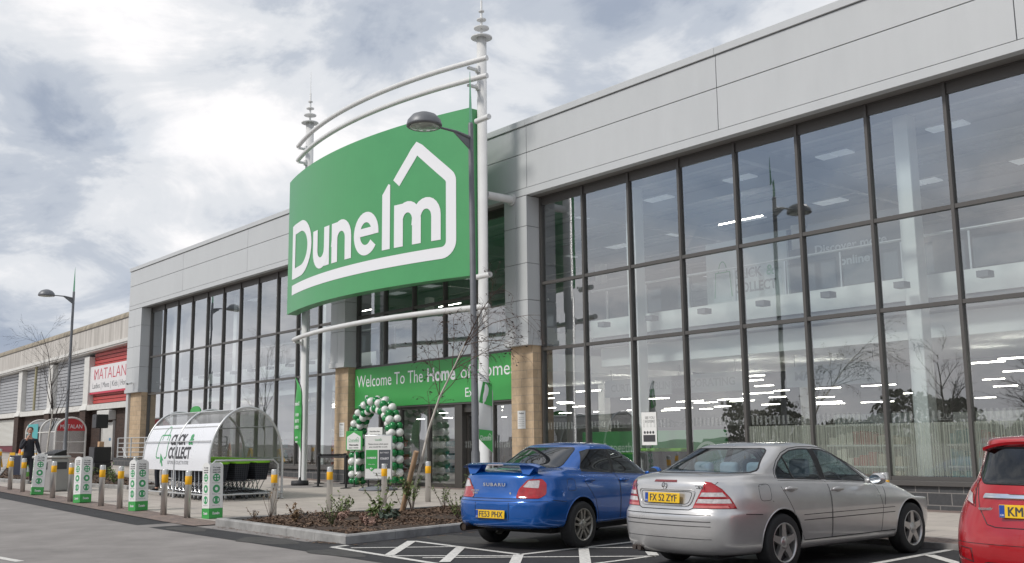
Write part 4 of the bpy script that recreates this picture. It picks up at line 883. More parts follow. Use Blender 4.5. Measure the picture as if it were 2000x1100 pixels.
# ================================================================ TREES AND SHRUBS
bark_w = mat('birch_bark', (.58, .54, .48), .8, var=.35, scale=9, stretch=(1, 1, .5)); twig = mat('twig_brown', (.10, .066, .052), .8); twig_f = mat('twig_dark', (.05, .04, .035), .85)
leafm = mat('shrub_leaf', (.125, .17, .05), .55, var=.5, scale=30); dryleaf = mat('dry_leaf', (.16, .10, .05), .8, var=.4, scale=20)
def wander(p, d, L, n, bend, droop, R):
    pts = [Vector(p)]; d = Vector(d).normalized()
    for i in range(n):
        d = (d + Vector((R.gauss(0, bend), R.gauss(0, bend), R.gauss(0, bend) - droop * (i + 1) / n))).normalized(); pts.append(pts[-1] + d * L / n)
    return pts
TWIG = [.0012]
def grow(mb, p, d, L, r, lev, R, spec, buds):
    n, bend, droop, kids, klen, spread = spec[min(lev, len(spec) - 1)]
    pts = wander(p, d, L, n, bend, droop, R); k = len(pts)
    mb.tube(pts, [r * (1 - .75 * i / (k - 1)) + TWIG[0] for i in range(k)], 5 if lev < 2 else 3, caps=False)
    if lev + 1 >= len(spec):
        if buds is not None:
            for q in pts[1:]:
                if R.random() < .55: buds.append((q, (q - pts[0]).normalized()))
        return
    for c in range(kids):
        t = .25 + .75 * (c + R.random()) / kids; i = min(k - 2, int(t * (k - 1))); q = pts[i].lerp(pts[i + 1], R.random()); dd = (pts[i + 1] - pts[i]).normalized()
        a = Vector((R.gauss(0, 1), R.gauss(0, 1), R.gauss(0, 1))); a = (a - dd * a.dot(dd)).normalized()
        grow(mb, q, dd * math.cos(spread) + a * math.sin(spread), L * klen * R.uniform(.6, 1.2) * (1.15 - t * .5), max(.002, r * (1 - .7 * t) * .5), lev + 1, R, spec, buds)
def leaves(mb, pts, size, R, cnt=1):
    for q, d in pts:
        for _ in range(cnt):
            a = Vector((R.gauss(0, 1), R.gauss(0, 1), R.gauss(0, .7))).normalized(); s = a.cross(d); s = s.normalized() if s.length > 1e-3 else Vector((1, 0, 0)); l = size * R.uniform(.6, 1.3)
            mb.add([q, q + a * l * .5 + s * l * .28, q + a * l, q + a * l * .5 - s * l * .28], [(0, 1, 2, 3)])
R1 = random.Random(5)
bt = thing('birch_sapling', 'young leaning birch sapling with white trunk and drooping bare twigs', 'tree', (3.21, -6.5, .1))
tp = [(0, 0, 0), (.12, .0, .5), (.34, 0, 1.02), (.60, 0, 1.65), (.95, .0, 2.25), (1.38, 0, 2.75), (1.75, 0, 3.2)]
MB().tube(tp, [.034, .03, .028, .025, .021, .017, .013], 10).build('trunk', bark_w, bt)
cr = MB(); buds = []
spec = [(8, .05, .02, 9, .55, .75), (7, .07, .10, 6, .6, .7), (6, .08, .22, 4, .55, .6), (5, .09, .3, 0, 0, 0)]
grow(cr, tp[-1], (.75, 0, .62), 1.7, .013, 1, R1, spec, buds)
for q, d, L in ((4, (.5, -.3, .8), 1.5), (5, (.9, .25, .5), 1.7), (5, (.55, .3, .7), 1.6), (6, (.8, -.25, .35), 1.6), (6, (.9, .1, .75), 2.2), (5, (-.1, .1, 1), 1.2), (4, (.3, .5, .7), 1.3), (4, (-.25, -.2, 1), 1.1), (6, (1, .3, .1), 1.4), (5, (1, -.3, .15), 1.3), (3, (-.2, .2, .9), .9)): grow(cr, tp[q], d, L * .86, .009, 1, R1, spec, buds)
cr.build('crown', twig, bt)
lv = MB(); leaves(lv, buds[::2], .05, R1); struct(lv.build('catkin', twig_f, bt), 'stuff')
st = thing('tree_stake', 'thick peeled timber stake leaning against the birch sapling', 'stake', (3.02, -6.62, .06))
MB().tube([(0, 0, 0), (.26, 0, .62), (.52, 0, 1.24)], [.05, .05, .05], 10).build('post', mat('peeled_timber', (.40, .26, .16), .8, var=.3, scale=6, stretch=(1, 1, .3)), st)
MB().tube([(.33, -.06, .9), (.22, -.08, .93), (.10, -.02, .95), (.1, .1, .95), (.25, .14, .93)], .014, 6).build('tie', blk, st)
def bare_tree(x, y, H, seed, lab, trunk_m, r0=.06, kids=7, name='bare_tree', depth=3, grp=None, clear=.35, wide=.62, zz=None):
    R2 = random.Random(seed); t = thing(name, lab, 'tree', (x, y, T(x, y) if zz is None else zz), 0, grp)
    h = H * clear; tp = wander((0, 0, 0), (0, 0, 1), h, 5, .03, 0, R2); MB().tube(tp, [r0 * (1 - .06 * i) for i in range(6)], 8).build('trunk', trunk_m, t)
    c = MB(); sp = [(7, .06, -.06, kids, .55, .7), (6, .08, -.05, 6, .55, .6), (5, .1, -.03, 5, .5, .6), (4, .12, 0, 3, .4, .5)][:depth + 1]
    grow(c, tp[-1], (0, 0, 1), H - h, r0 * .65, 0, R2, sp, None)
    for q in range(kids): a = 6.28 * q / kids + R2.random(); grow(c, tp[R2.choice((3, 4, 5))], (math.cos(a) * wide, math.sin(a) * wide, R2.uniform(.6, 1.1)), (H - h) * R2.uniform(.5, .85), r0 * .4, 1, R2, sp, None)
    c.build('crown', twig_f, t); return t
bare_tree(-26.6, -5.1, 6.1, 3, 'slim bare street tree with pale trunk beside the far lamp post', bark_w, .042, 6, clear=.42, wide=.4)
def shrub(x, y, H, seed, lab, stems=6, lf=leafm, size=.05, spread=.3, cnt=3, tip=.5, name='shrub', grp='shrubs in the planting bed'):
    R2 = random.Random(seed); zb = .1 if x > 0 else T(x, y) + .08; s = thing(name, lab, 'shrub', (x, y, zb), 0, grp); m = MB(); l = MB(); pts = []
    for i in range(stems):
        a = 6.28 * i / stems + R2.random(); p = wander((0, 0, 0), (math.cos(a) * spread, math.sin(a) * spread, 1), H * R2.uniform(.6, 1.05), 7, .09, 0, R2); m.tube(p, [.006, .006, .005, .005, .004, .004, .003, .002], 4, caps=False)
        for j, q in enumerate(p):
            if j / 7 > tip: pts.append((q, (q - p[0]).normalized()))
    leaves(l, pts, size, R2, cnt); m.build('stem', twig, s); l.build('foliage', lf, s); return s
SH = [(2.75, -9.35, .55, 'tall dried stalks at the left end of the planting bed', 5, dryleaf, .035, .25, 3, .8), (3.1, -8.0, .42, 'low shrub with pale flower head left in the planting bed', 9, leafm, .05, .5, 4, .2), (2.9, -9.75, .22, 'tiny dry seedling at the left kerb corner of the bed', 4, dryleaf, .03, .5, 3, .3),
      (2.75, -6.95, .75, 'leggy green shrub with several thin stems before the swing sign', 6, leafm, .05, .55, 5, .55), (2.95, -6.5, .62, 'thin stemmed green shrub beside the bollard in the bed', 7, leafm, .05, .4, 4, .35), (3.5, -6.7, .62, 'bushy green shrub hiding the foot of the timber stake', 8, leafm, .06, .2, 7, .5), (3.75, -6.1, .55, 'bare twiggy shrub right of the birch trunk', 8, leafm, .045, .3, 3, .5),
      (3.55, -5.15, .75, 'tall thin shrub at the back of the bed beside the blue car', 6, leafm, .05, .35, 4, .5), (4.1, -5.2, .72, 'sparse tall shrub behind the blue car bumper', 5, leafm, .04, .25, 3, .6), (4.0, -5.6, .25, 'dark low leafy plant near the back of the bed', 9, leafm, .09, .9, 3, .3), (5.4, -7.0, .42, 'yellow green shrub at the right kerb of the bed', 10, leafm, .035, .6, 6, .2),
      (4.55, -8.15, .36, 'broad leaved young plant in the middle of the bed', 6, leafm, .11, .5, 3, .4), (5.0, -8.2, .2, 'grey green low plant under the birch sapling', 9, mat('grey_leaf', (.06, .085, .06), .6, var=.4, scale=20), .08, 1.1, 4, .2), (4.2, -8.7, .2, 'pale brown dried hydrangea head lying in the middle of the bed', 7, mat('dry_pink', (.30, .19, .15), .8, var=.4, scale=20), .05, .9, 5, .4), (5.6, -9.0, .18, 'dried pinkish flower head near the kerb corner', 6, mat('dry_pink', (.3, .2, .15), .8), .05, .8, 7, .4),
      (4.0, -9.5, .3, 'withered tan plant near the front kerb', 5, dryleaf, .06, .4, 3, .2), (4.9, -9.3, .34, 'small yellow green tuft near the front kerb', 9, leafm, .03, .4, 5, .1)]
for i, (x, y, h, lab, st_, lf, sz, sp_, cn, tp_) in enumerate(SH): shrub(x, y, h * 1.2, 40 + i, lab, st_ + 1, lf, sz * 1.2, sp_, cn + 1, tp_)
for i, (x, y, h) in enumerate(((-12.5, -7.0, .5), (-14.5, -6.6, .6), (-16.6, -6.4, .45), (-18.5, -6.6, .6), (-21.5, -5.6, .6), (-24, -5.2, .5))):
    shrub(x, y, h, 80 + i, ['dark low shrub nearest the left trolley panel in the far bed', 'dark shrub before the black loudspeakers', 'low shrub beside the black loudspeakers in the far bed', 'leafy shrub behind the second sign sleeve', 'dried hydrangea shrub behind the third bollard', 'dried shrub at the foot of the slim bare tree'][i], 8, dryleaf if i > 2 else leafm, .07, .7, 5, .15, grp='shrubs in the far bed')
# ================================================================ NEIGHBOURING SHOP
MX0, MX1, MY = -75.0, -30.52, .5
nb_ = thing('neighbour_shop', 'low older shop with stained pale roof edge, grey louvred panels and brown brick base', 'building', (0, 0, 0))
stain = mat('stained_fascia', (.46, .43, .39), .75, var=.3, scale=2.2, stretch=(1.6, 1, .12), var2=(.62, .59, .55)); stain_r = mat('stained_roof_edge', (.27, .235, .18), .85, var=.4, scale=1.6, stretch=(1.5, 1, .6)); white_o = mat('old_white_paint', (.62, .61, .58), .6, var=.1, scale=3)
brown = brickmat('brown_brick', (.075, .045, .035), (.05, .032, .028), (.085, .07, .06), .225, .075, .010, axis='XYZ', bump=.004, var=.2)
def zl(x): return -.012 * (MX1 - x)        # its roof line falls slightly to the left
def slab_x(name, m, y0, y1, z0, z1, x0=MX0, x1=MX1, n=6):
    b = MB(); v = []
    for i in range(n + 1):
        x = x0 + (x1 - x0) * i / n; v += [(x, y0, z0 + zl(x)), (x, y1, z0 + zl(x)), (x, y1, z1 + zl(x)), (x, y0, z1 + zl(x))]
    f = [(0, 1, 2, 3), tuple(range(4 * n + 3, 4 * n - 1, -1))]
    for i in range(n): a = 4 * i; f += [(a + j, a + (j + 1) % 4, a + 4 + (j + 1) % 4, a + 4 + j) for j in range(4)]
    return b.add(v, f).build(name, m, nb_)
slab_x('fascia', stain, -.1, .3, 6.95, 8.0); slab_x('fascia_trim', white_o, -.16, .35, 6.78, 6.948); slab_x('gutter_line', mat('gutter_dark', (.09, .08, .07), .7), -.13, -.09, 7.99, 8.03)
v = []; f = []
pr = [(-.1, 8.04), (-.09, 8.16), (-.03, 8.28), (.1, 8.37), (.35, 8.42), (2.5, 8.43)]
for i in range(26):
    x = MX0 + (MX1 - MX0) * i / 25
    v += [(x, y, z + zl(x)) for y, z in pr]
k = len(pr)
for i in range(25): f += [(i * k + j, i * k + j + 1, (i + 1) * k + j + 1, (i + 1) * k + j) for j in range(k - 1)]
MB().add(v, f, True).build('roof_edge', stain_r, nb_)
MB().box(MX0, MX1, 2.5, 26, .2, 7.6).build('hall', white_o, nb_)
slab_x('rear_wall', mat('panel_back', (.2, .2, .21), .7), .62, .9, .3, 6.8); slab_x('soffit', white_o, -.1, .62, 6.70, 6.776)
def col_x(a): return a
cols = [-38.3, -45.05, -51.7, -58.4, -65.1, -71.8]
for x in cols:
    MB().add([(x - .42, .05, 3.8), (x + .42, .05, 3.8), (x + .42, .6, 3.8), (x - .42, .6, 3.8), (x - .42, .05, 6.4), (x + .42, .05, 6.4), (x + .42, .6, 6.4), (x - .42, .6, 6.4)], [(0, 3, 2, 1), (4, 5, 6, 7), (0, 1, 5, 4), (1, 2, 6, 5), (2, 3, 7, 6), (3, 0, 4, 7)]).add([(x - .62, -.12, 3.45), (x + .62, -.12, 3.45), (x + .62, .6, 3.45), (x - .62, .6, 3.45), (x - .42, .05, 3.8), (x + .42, .05, 3.8), (x + .42, .6, 3.8), (x - .42, .6, 3.8)], [(0, 1, 5, 4), (1, 2, 6, 5), (3, 0, 4, 7), (0, 3, 2, 1)]).build('column', white_o, nb_)
grey_l = mat('louvre_grey', (.40, .41, .43), .5, var=.07, scale=2); red_l = mat('louvre_red', (.50, .075, .07), .5, var=.08, scale=2)
ed = [MX1] + [c for c in cols] + [MX0]
for i in range(len(ed) - 1):
    a, b = ed[i + 1] + .425, ed[i] - (.425 if i else .0)
    m = MB(); z = 3.8; n = 0
    while z < 6.70 + zl(a): m.add([(a, .36, z), (b, .36, z), (b, .335, z + .15), (a, .335, z + .15), (a, .42, z + .19), (b, .42, z + .19), (a, .42, z + .2), (b, .42, z + .2)], [(0, 1, 2, 3), (3, 2, 5, 4)]); z += .2
    m.build('louvre_panel', red_l if i == 0 else grey_l, nb_)
    MB().box(a - .2, b + (.2 if i else 0), .0, .58, 3.42, 3.72).build('beam', white_o, nb_)
    MB().box(a - .43, b + (.43 if i else 0), .3, .6, .2, 3.418).build('brick_wall', brown, nb_)
for x in cols: MB().box(x - .5, x + .5, -.05, .31, .2, 3.44).build('brick_pier', brown, nb_)
sh_m = mat('roller_shutter', (.58, .575, .54), .55, bump=.0)
m = MB(); z = 1.55
while z < 3.3: m.add([(-57.4, .27, z), (-52.6, .27, z), (-52.6, .24, z + .04), (-57.4, .24, z + .04), (-52.6, .27, z + .08), (-57.4, .27, z + .08)], [(0, 1, 2, 3), (3, 2, 4, 5)]); z += .08
m.build('roller_shutter', sh_m, nb_); MB().box(-57.55, -57.4, .2, .3, 1, 3.42).box(-52.6, -52.45, .2, .3, 1, 3.42).build('shutter_rail', white_o, nb_)
MB().box(-57.3, -52.7, .22, .29, .9, 1.53).build('maroon_panel', mat('maroon', (.14, .012, .025), .5), nb_)
dr = MB().box(-35.6, -34.05, .2, .3, .78, 2.72).build('door', white_o, nb_); MB().box(-35.7, -35.61, .18, .3, .75, 2.8).box(-34.04, -33.95, .18, .3, .75, 2.8).build('door_frame', white_o, nb_)
MB().rbox(-35.75, -33.9, -.1, .3, 2.83, 3.35, .03, 2).build('shutter_box', white_o, nb_); MB().box(-34.5, -34.25, .19, .199, 1.75, 1.9).build('door_notice', mat('blue_label', (.1, .25, .4), .6), dr)
MB().tube([(-48.4, .1, 3.4), (-48.3, .1, 6.6)], .08, 8).build('drainpipe', mat('pipe_yellowed', (.35, .32, .2), .6), nb_)
ns = thing('shop_sign', 'white sign with thin red and grey lettering on red louvres of the older shop', 'sign', (-33.9, .2, 4.4))
MB().rbox(-4.05, 3.3, -.06, .06, .0, 1.42, .01, 1).build('panel', mat('sign_white', (.70, .68, .68), .45), ns); MB().box(-4.1, 3.3, -.05, .05, -.1, -.002).box(-4.12, -4.052, -.05, .05, -.1, 1.42).build('red_edge', mat('sign_red', (.55, .03, .07), .45), ns)
t = MB(); put_text(t, 'MATALAN', facing((-3.3, -.065, .66), (1, 0, 0)), .62, 4.9, bold=-.012, align='l'); put_text(t, 'V', facing((-3.1, -.068, .62), (1, 0, 0)), .5, .4, bold=-.014); t.build('lettering', MATS['sign_red'], ns)
t = MB(); put_text(t, 'Ladies | Mens | Kids | Home', facing((-3.5, -.065, .2), (1, 0, 0)), .3, 5.6, align='l'); t.build('small_lettering', grey_t, ns)
# its trolley shelter
ms = thing('trolley_shelter', 'small curved trolley shelter with a red lettered end beside the brick wall', 'shelter', (-35.6, -2.2, T(-36.4, -1.9)), R_(0))
w2, hs, ht = .72, 1.5, 2.15
def hp(x, n=20): return [(x, w2 * math.cos(math.pi * i / n), hs + (ht - hs) * math.sin(math.pi * i / n)) for i in range(n + 1)]
for x in (-2.6, 0, 2.6): MB().tube([(x, w2, 0)] + hp(x) + [(x, -w2, 0)], .05, 8).build('hoop', white_o, ms)
MB().tube([(-2.6, -w2, 1.45), (2.6, -w2, 1.45)], .03, 6).tube([(-2.6, -w2, .4), (2.6, -w2, .4)], .03, 6).tube([(-2.6, w2, .4), (2.6, w2, .4)], .03, 6).tube([(2.6, -w2, .95), (2.6, w2, .95)], .03, 6).build('rail', white_o, ms)
v = []
for x in (-2.6, 2.6): v += [(x, w2 * .98, .4)] + [(x, a * .98, b - .02) for _, a, b in hp(x)] + [(x, -w2 * .98, .4)]
n = len(v) // 2; MB().add(v, [(i, i + 1, n + i + 1, n + i) for i in range(n - 1)], True).build('clear_skin', poly_c, ms)
MB().prism([(a, b) for _, a, b in hp(0)] , 2.56, 2.62, 'YZ').build('red_end', mat('end_red', (.5, .03, .04), .4), ms)
t = MB(); put_text(t, 'MATALAN', facing((2.63, 0, 1.62), (0, 1, 0)), .2, 1.05); t.build('lettering', wht, ms)
MB().box(-2.2, -.4, -w2 - .03, -w2 - .01, 1.0, 1.9).build('teal_poster', mat('poster_teal', (.06, .35, .36), .5), ms)
# ramp rail
rl_ = thing('ramp_railing', 'brushed steel ramp railing with five bars in front of the left stone pier', 'railing', (-28.2, -1.5, T(-28.2, -1.5)))
g = MB()
for x in (0, 1.7, 3.4, 5.1): g.tube([(x, 0, .05), (x, 0, 1.26)], .035, 8)
g.build('post', galv, rl_); g = MB()
for z in (.42, .62, .82, 1.02, 1.26): g.tube([(0, 0, z), (5.1, 0, z)], .022, 6)
g.tube([(.6, .0, .82), (1.3, 0, .3)], .02, 6); g.build('bar', galv, rl_)
MB().box(-.3, 7.4, -.1, .1, 0, .36).build('kerb_wall', plin, rl_)
# loudspeakers
sp = thing('loudspeaker', 'black loudspeaker raised on a pole beside the white side door', 'loudspeaker', (-19.5, -5.2, T(-19.5, -5.2)))
MB().tube([(0, 0, 0), (0, 0, 1.85)], .02, 8).tube([(0, 0, .6), (.4, .2, 0)], .014, 6).tube([(0, 0, .6), (-.4, .2, 0)], .014, 6).tube([(0, 0, .6), (0, -.45, 0)], .014, 6).build('stand', blk, sp)
MB().rbox(-.22, .27, -.24, .2, 1.78, 2.3, .02, 2).build('cabinet', blk, sp); MB().box(-.2, .25, -.25, -.242, 1.8, 2.28).lathe([(0, -.25), (.03, -.26)], 12, (.02, 0, 2.15), 'Y').build('grille', mat('speaker_grille', (.06, .06, .065), .6, var=.3, scale=60), sp)
for i, (z, w, h, lab) in enumerate(((0, .8, .5, 'black bass loudspeaker cabinet, lower of the stacked pair behind the second sleeve'), (.5, .62, .58, 'black bass loudspeaker cabinet, upper of the stacked pair with a tan box on top'))):
    c = thing('loudspeaker', lab, 'loudspeaker', (-19.2, -5.25, T(-19.2, -5.25) + z + (.002 if i else 0)), 0, 'stacked loudspeakers'); MB().rbox(-w / 2, w / 2, -.32, .3, .0, h, .015, 2).build('cabinet', blk, c); MB().box(-w / 2 + .03, w / 2 - .03, -.328, -.321, .03, h - .03).build('grille', MATS['speaker_grille'], c)
tb_ = thing('cardboard_box', 'small tan box on top of the black loudspeaker stack', 'box', (-19.2, -5.25, T(-19.2, -5.25) + 1.083)); MB().rbox(-.1, .1, -.09, .09, 0, .2, .01, 1).build('carton', mat('cardboard', (.55, .35, .2), .8), tb_); MB().box(-.02, .02, -.092, .092, .2, .202).build('tape', mat('tape', (.5, .4, .3), .4), tb_)
# grey bin with mixer
bn_ = thing('litter_bin', 'light grey steel litter bin with a curved top behind the left sign sleeve', 'bin', (-10.9, -9.35, T(-10.9, -9.35) + .01), R_(20)); bg_ = mat('bin_grey', (.36, .35, .34), .45, metal=.2, var=.06, scale=3)
MB().rbox(-.42, .42, -.3, .3, 0, .92, .05, 3).build('body', bg_, bn_); MB().rbox(-.45, .45, -.33, .33, .925, 1.0, .035, 3).build('lid', mat('bin_lid', (.5, .49, .47), .4, metal=.3), bn_); MB().box(.421, .428, -.2, .2, .62, .82).box(-.25, .25, -.307, -.301, .62, .82).build('opening', ink, bn_)
mx_ = thing('sound_mixer', 'small black sound mixer resting on the grey litter bin', 'mixer', (-10.8, -9.3, T(-10.9, -9.35) + 1.012), R_(20)); MB().prism([(-.2, 0), (.2, 0), (.2, .17), (-.2, .06)], -.26, .26, 'YZ').build('case', blk, mx_)
seat_gk = mat('knob_grey', (.12, .12, .13), .5)
for a in range(6):
    for b in range(3): MB().lathe([(.012, 0), (.012, .02), (0, .02)], 6, (-.2 + a * .08, -.1 + b * .1, .1 + b * .026)).build('knob', seat_gk, mx_)
fc = thing('flight_case', 'dark blue flight case with pale edges left of the speaking man', 'case', (-20.4, -7.75, T(-20.4, -7.75)), R_(35)); MB().rbox(-.25, .25, -.2, .2, .06, .8, .02, 1).build('body', mat('case_blue', (.03, .035, .06), .5), fc)
t = MB()
for x in (-.25, .25):
    for y in (-.2, .2): t.box(x - .02, x + .02, y - .02, y + .02, .05, .81)
t.build('edge', alu, fc)
t = MB()
for x in (-.18, .18):
    for y in (-.14, .14): t.lathe([(0, -.015), (.03, -.015), (.03, .015), (0, .015)], 8, (x, y, .03), 'Y')
t.build('castor', blk, fc)
bo = thing('water_bottle', 'green and white plastic bottle on the ground against the flight case', 'bottle', (-18.6, -7.95, T(-18.6, -7.95)))
MB().lathe([(0, 0), (.09, 0), (.09, .3), (.04, .42), (.03, .46)], 14).build('body', mat('bottle_white', (.6, .66, .6), .3), bo); MB().lathe([(.032, .46), (.032, .5), (0, .5)], 10).lathe([(.0915, .1), (.0915, .26)], 14).build('cap', mat('bottle_green', (.2, .5, .1), .4), bo)
ym = mat('yellow_plastic', (.75, .42, .01), .5)
for i, (x, y, lab) in enumerate(((-30.4, -6.1, 'yellow folding floor sign standing open at the far left'), (-27.2, -6.3, 'yellow folding floor sign half hidden behind the flight case'))):
    q = thing('floor_sign', lab, 'sign', (x, y, T(x, y)), R_(60), 'yellow folding signs')
    for s in (-1, 1): MB().add([(-.16, s * .28, 0), (.16, s * .28, 0), (.1, s * .03, .72), (-.1, s * .03, .72), (-.16, s * .25, 0), (.16, s * .25, 0), (.1, s * .005, .72), (-.1, s * .005, .72)], [(0, 1, 2, 3), (7, 6, 5, 4), (0, 3, 7, 4), (1, 5, 6, 2), (3, 2, 6, 7), (0, 4, 5, 1)]).build('leaf', ym, q)
    MB().add([(-.04, -.2, .25), (.04, -.2, .25), (0, -.13, .48)], [(0, 1, 2)]).build('symbol', ink, q); MB().tube([(-.1, 0, .725), (.1, 0, .725)], .02, 6).build('hinge', ym, q)
co = thing('traffic_cone', 'orange and yellow striped cone behind the speaking man', 'cone', (-30.6, -5.1, T(-30.6, -5.1)))
MB().lathe([(.16, .03), (.13, .35)], 14).lathe([(.1, .6), (.03, 1.0), (0, 1.0)], 14).box(-.22, .22, -.22, .22, 0, .03).build('body', mat('cone_orange', (.75, .14, .02), .5), co); MB().lathe([(.13, .35), (.1, .6)], 14).build('stripe', mat('cone_stripe', (.75, .6, .2), .4), co)
# ================================================================ PEOPLE
def skin_mesh(name, verts, edges, radii, root=0, sub=2, m=None, parent=None):
    me = bpy.data.meshes.new(name); me.from_pydata(verts, edges, []); o = bpy.data.objects.new(name, me); COL.objects.link(o)
    mod = o.modifiers.new('s', 'SKIN'); mod.branch_smoothing = .6; mod.use_smooth_shade = True
    for i, v in enumerate(me.skin_vertices[0].data): r = radii[i]; v.radius = r if isinstance(r, tuple) else (r, r); v.use_root = (i == root)
    mo = o.modifiers.new('u', 'SUBSURF'); mo.levels = sub; mo.render_levels = sub
    bpy.context.view_layer.update(); n = bpy.data.meshes.new_from_object(o.evaluated_get(bpy.context.evaluated_depsgraph_get())); n.name = name
    bpy.data.objects.remove(o); bpy.data.meshes.remove(me)
    q = bpy.data.objects.new(name, n); COL.objects.link(q); n.materials.clear(); n.materials.append(m)
    for p in n.polygons: p.use_smooth = True
    if parent: q.parent = parent
    return q
class Sk:
    def __init__(s): s.v = []; s.e = []; s.r = []
    def a(s, p, r, par=None):
        s.v.append(tuple(p)); s.r.append(r); i = len(s.v) - 1
        if par is not None: s.e.append((par, i))
        return i
    def chain(s, par, *pr):
        for p, r in pr: par = s.a(p, r, par)
        return par
skin_c = mat('skin', (.50, .27, .19), .5, var=.08, scale=20); suit = mat('suit_navy', (.012, .013, .02), .7, var=.2, scale=40); shirt = mat('shirt_dark', (.02, .02, .026), .7); hair_m = mat('hair_brown', (.05, .028, .016), .6); shoe = mat('shoe_black', (.01, .01, .01), .3)
def hand(s, wrist, fwd, up, side, curl):
    """palm and five fingers; fwd = along the hand, up = back of the hand, side = towards the thumb"""
    wrist, fwd, up, side = Vector(s.v[wrist]), Vector(fwd).normalized(), Vector(up).normalized(), Vector(side).normalized(); w = len(s.v) - 1
    palm = s.a(wrist + fwd * .055, (.036, .018), w)
    for k, (o, L) in enumerate(((.028, .072), (.010, .080), (-.009, .074), (-.026, .058))):
        k0 = s.a(wrist + fwd * .09 + side * o, .0105, palm); d = fwd; p = Vector(s.v[k0]); c = k0
        for j, (f_, ang) in enumerate(((.45, .5), (.32, 1.0), (.23, .8))):
            a = curl * ang; d = (d * math.cos(a) - up * math.sin(a)).normalized(); up2 = up; p = p + d * L * f_; c = s.a(p, .0095 - .001 * j, c)
    t0 = s.a(wrist + fwd * .03 + side * .03, .013, palm); s.chain(t0, (wrist + fwd * .06 + side * .05 - up * .012 * curl, .011), (wrist + fwd * .085 + side * .05 - up * .03 * curl, .0095))
def man(name_label, loc, rz, pose, H=1.8):
    t = thing('person', name_label, 'person', loc, rz)
    # body
    s = Sk(); pel = s.a((0, 0, .94), (.12, .09)); ch = s.chain(pel, ((0, .0, 1.12), (.14, .10)), ((0, .01, 1.32), (.17, .11)), ((0, .015, 1.43), (.11, .08)))
    nk = s.chain(ch, ((0, 0, 1.51), (.058, .06)), ((0, -.01, 1.58), (.056, .06)))
    hd = s.chain(nk, ((0, -.025, 1.63), (.068, .075)), ((0, -.02, 1.69), (.074, .092)), ((0, -.012, 1.75), (.073, .092)), ((0, -.005, 1.80), (.05, .065)))
    for sx in (-1, 1):
        hip = s.a((sx * .09, 0, .88), .088, pel); s.chain(hip, ((sx * .10, -.01, .50), .058), ((sx * .105, .01, .30), .055), ((sx * .11, .02, .09), .04), ((sx * .12, -.03, .045), (.042, .035)), ((sx * .13, -.15, .03), (.04, .025)))
    sh_i = []
    for sx, arm in ((-1, pose[0]), (1, pose[1])):
        c = s.chain(ch, ((sx * .17, .01, 1.40), .062), (arm[0], .045), (arm[1], .030)); hand(s, c, arm[2], arm[3], arm[4], arm[5])
    body = skin_mesh('body', s.v, s.e, s.r, 0, 2, skin_c, t)
    f = MB(); f.ball((-.031, -.108, 1.705), .011, 8, 6).ball((.031, -.108, 1.705), .011, 8, 6); f.build('eye', ink, body)
    f = MB(); f.ball((0, -.118, 1.672), .014, 8, 6, (1, 1.1, 1.5)); f.ball((-.08, .0, 1.69), .022, 8, 6, (.5, 1, 1.5)); f.ball((.08, 0, 1.69), .022, 8, 6, (.5, 1, 1.5)); f.build('nose_and_ear', skin_c, body)
    MB().ball((0, -.106, 1.632), .02, 8, 6, (1.3, .5, .28)).build('mouth', mat('lips', (.35, .12, .10), .5), body)
    MB().ball((0, .018, 1.755), .098, 14, 9, (.9, 1.02, .82)).build('hair', hair_m, t)
    # jacket and trousers
    j = Sk(); p0 = j.a((0, 0, .80), (.20, .145)); c = j.chain(p0, ((0, 0, 1.0), (.175, .125)), ((0, .0, 1.15), (.165, .12)), ((0, .01, 1.32), (.19, .13)), ((0, .015, 1.43), (.13, .095)), ((0, .01, 1.475), (.075, .07)))
    for sx, arm in ((-1, pose[0]), (1, pose[1])):
        w_ = Vector(arm[0]).lerp(Vector(arm[1]), .93); j.chain(4, ((sx * .185, .01, 1.405), .078), (Vector((sx * .19, .01, 1.4)).lerp(Vector(arm[0]), .5), .07), (arm[0], .06), (w_, .044))
    skin_mesh('jacket', j.v, j.e, j.r, 0, 2, suit, t)
    q = Sk(); p0 = q.a((0, 0, .93), (.168, .122)); q.chain(p0, ((0, 0, 1.06), (.15, .108)))
    for sx in (-1, 1): q.chain(p0, ((sx * .095, 0, .82), .10), ((sx * .105, -.01, .50), .078), ((sx * .11, .012, .28), .072), ((sx * .115, .02, .09), .066))
    skin_mesh('trousers', q.v, q.e, q.r, 0, 2, suit, t)
    for sx in (-1, 1): MB().ball((sx * .125, -.06, .035), .06, 12, 8, (.85, 2.1, .75)).build('shoe', shoe, t)
    MB().add([(-.05, -.122, 1.44), (.05, -.122, 1.44), (0, -.152, 1.20), (0, -.135, 1.44)], [(0, 2, 3), (3, 2, 1)]).build('shirt_front', shirt, t)
    t.scale = (H / 1.85,) * 3; return t
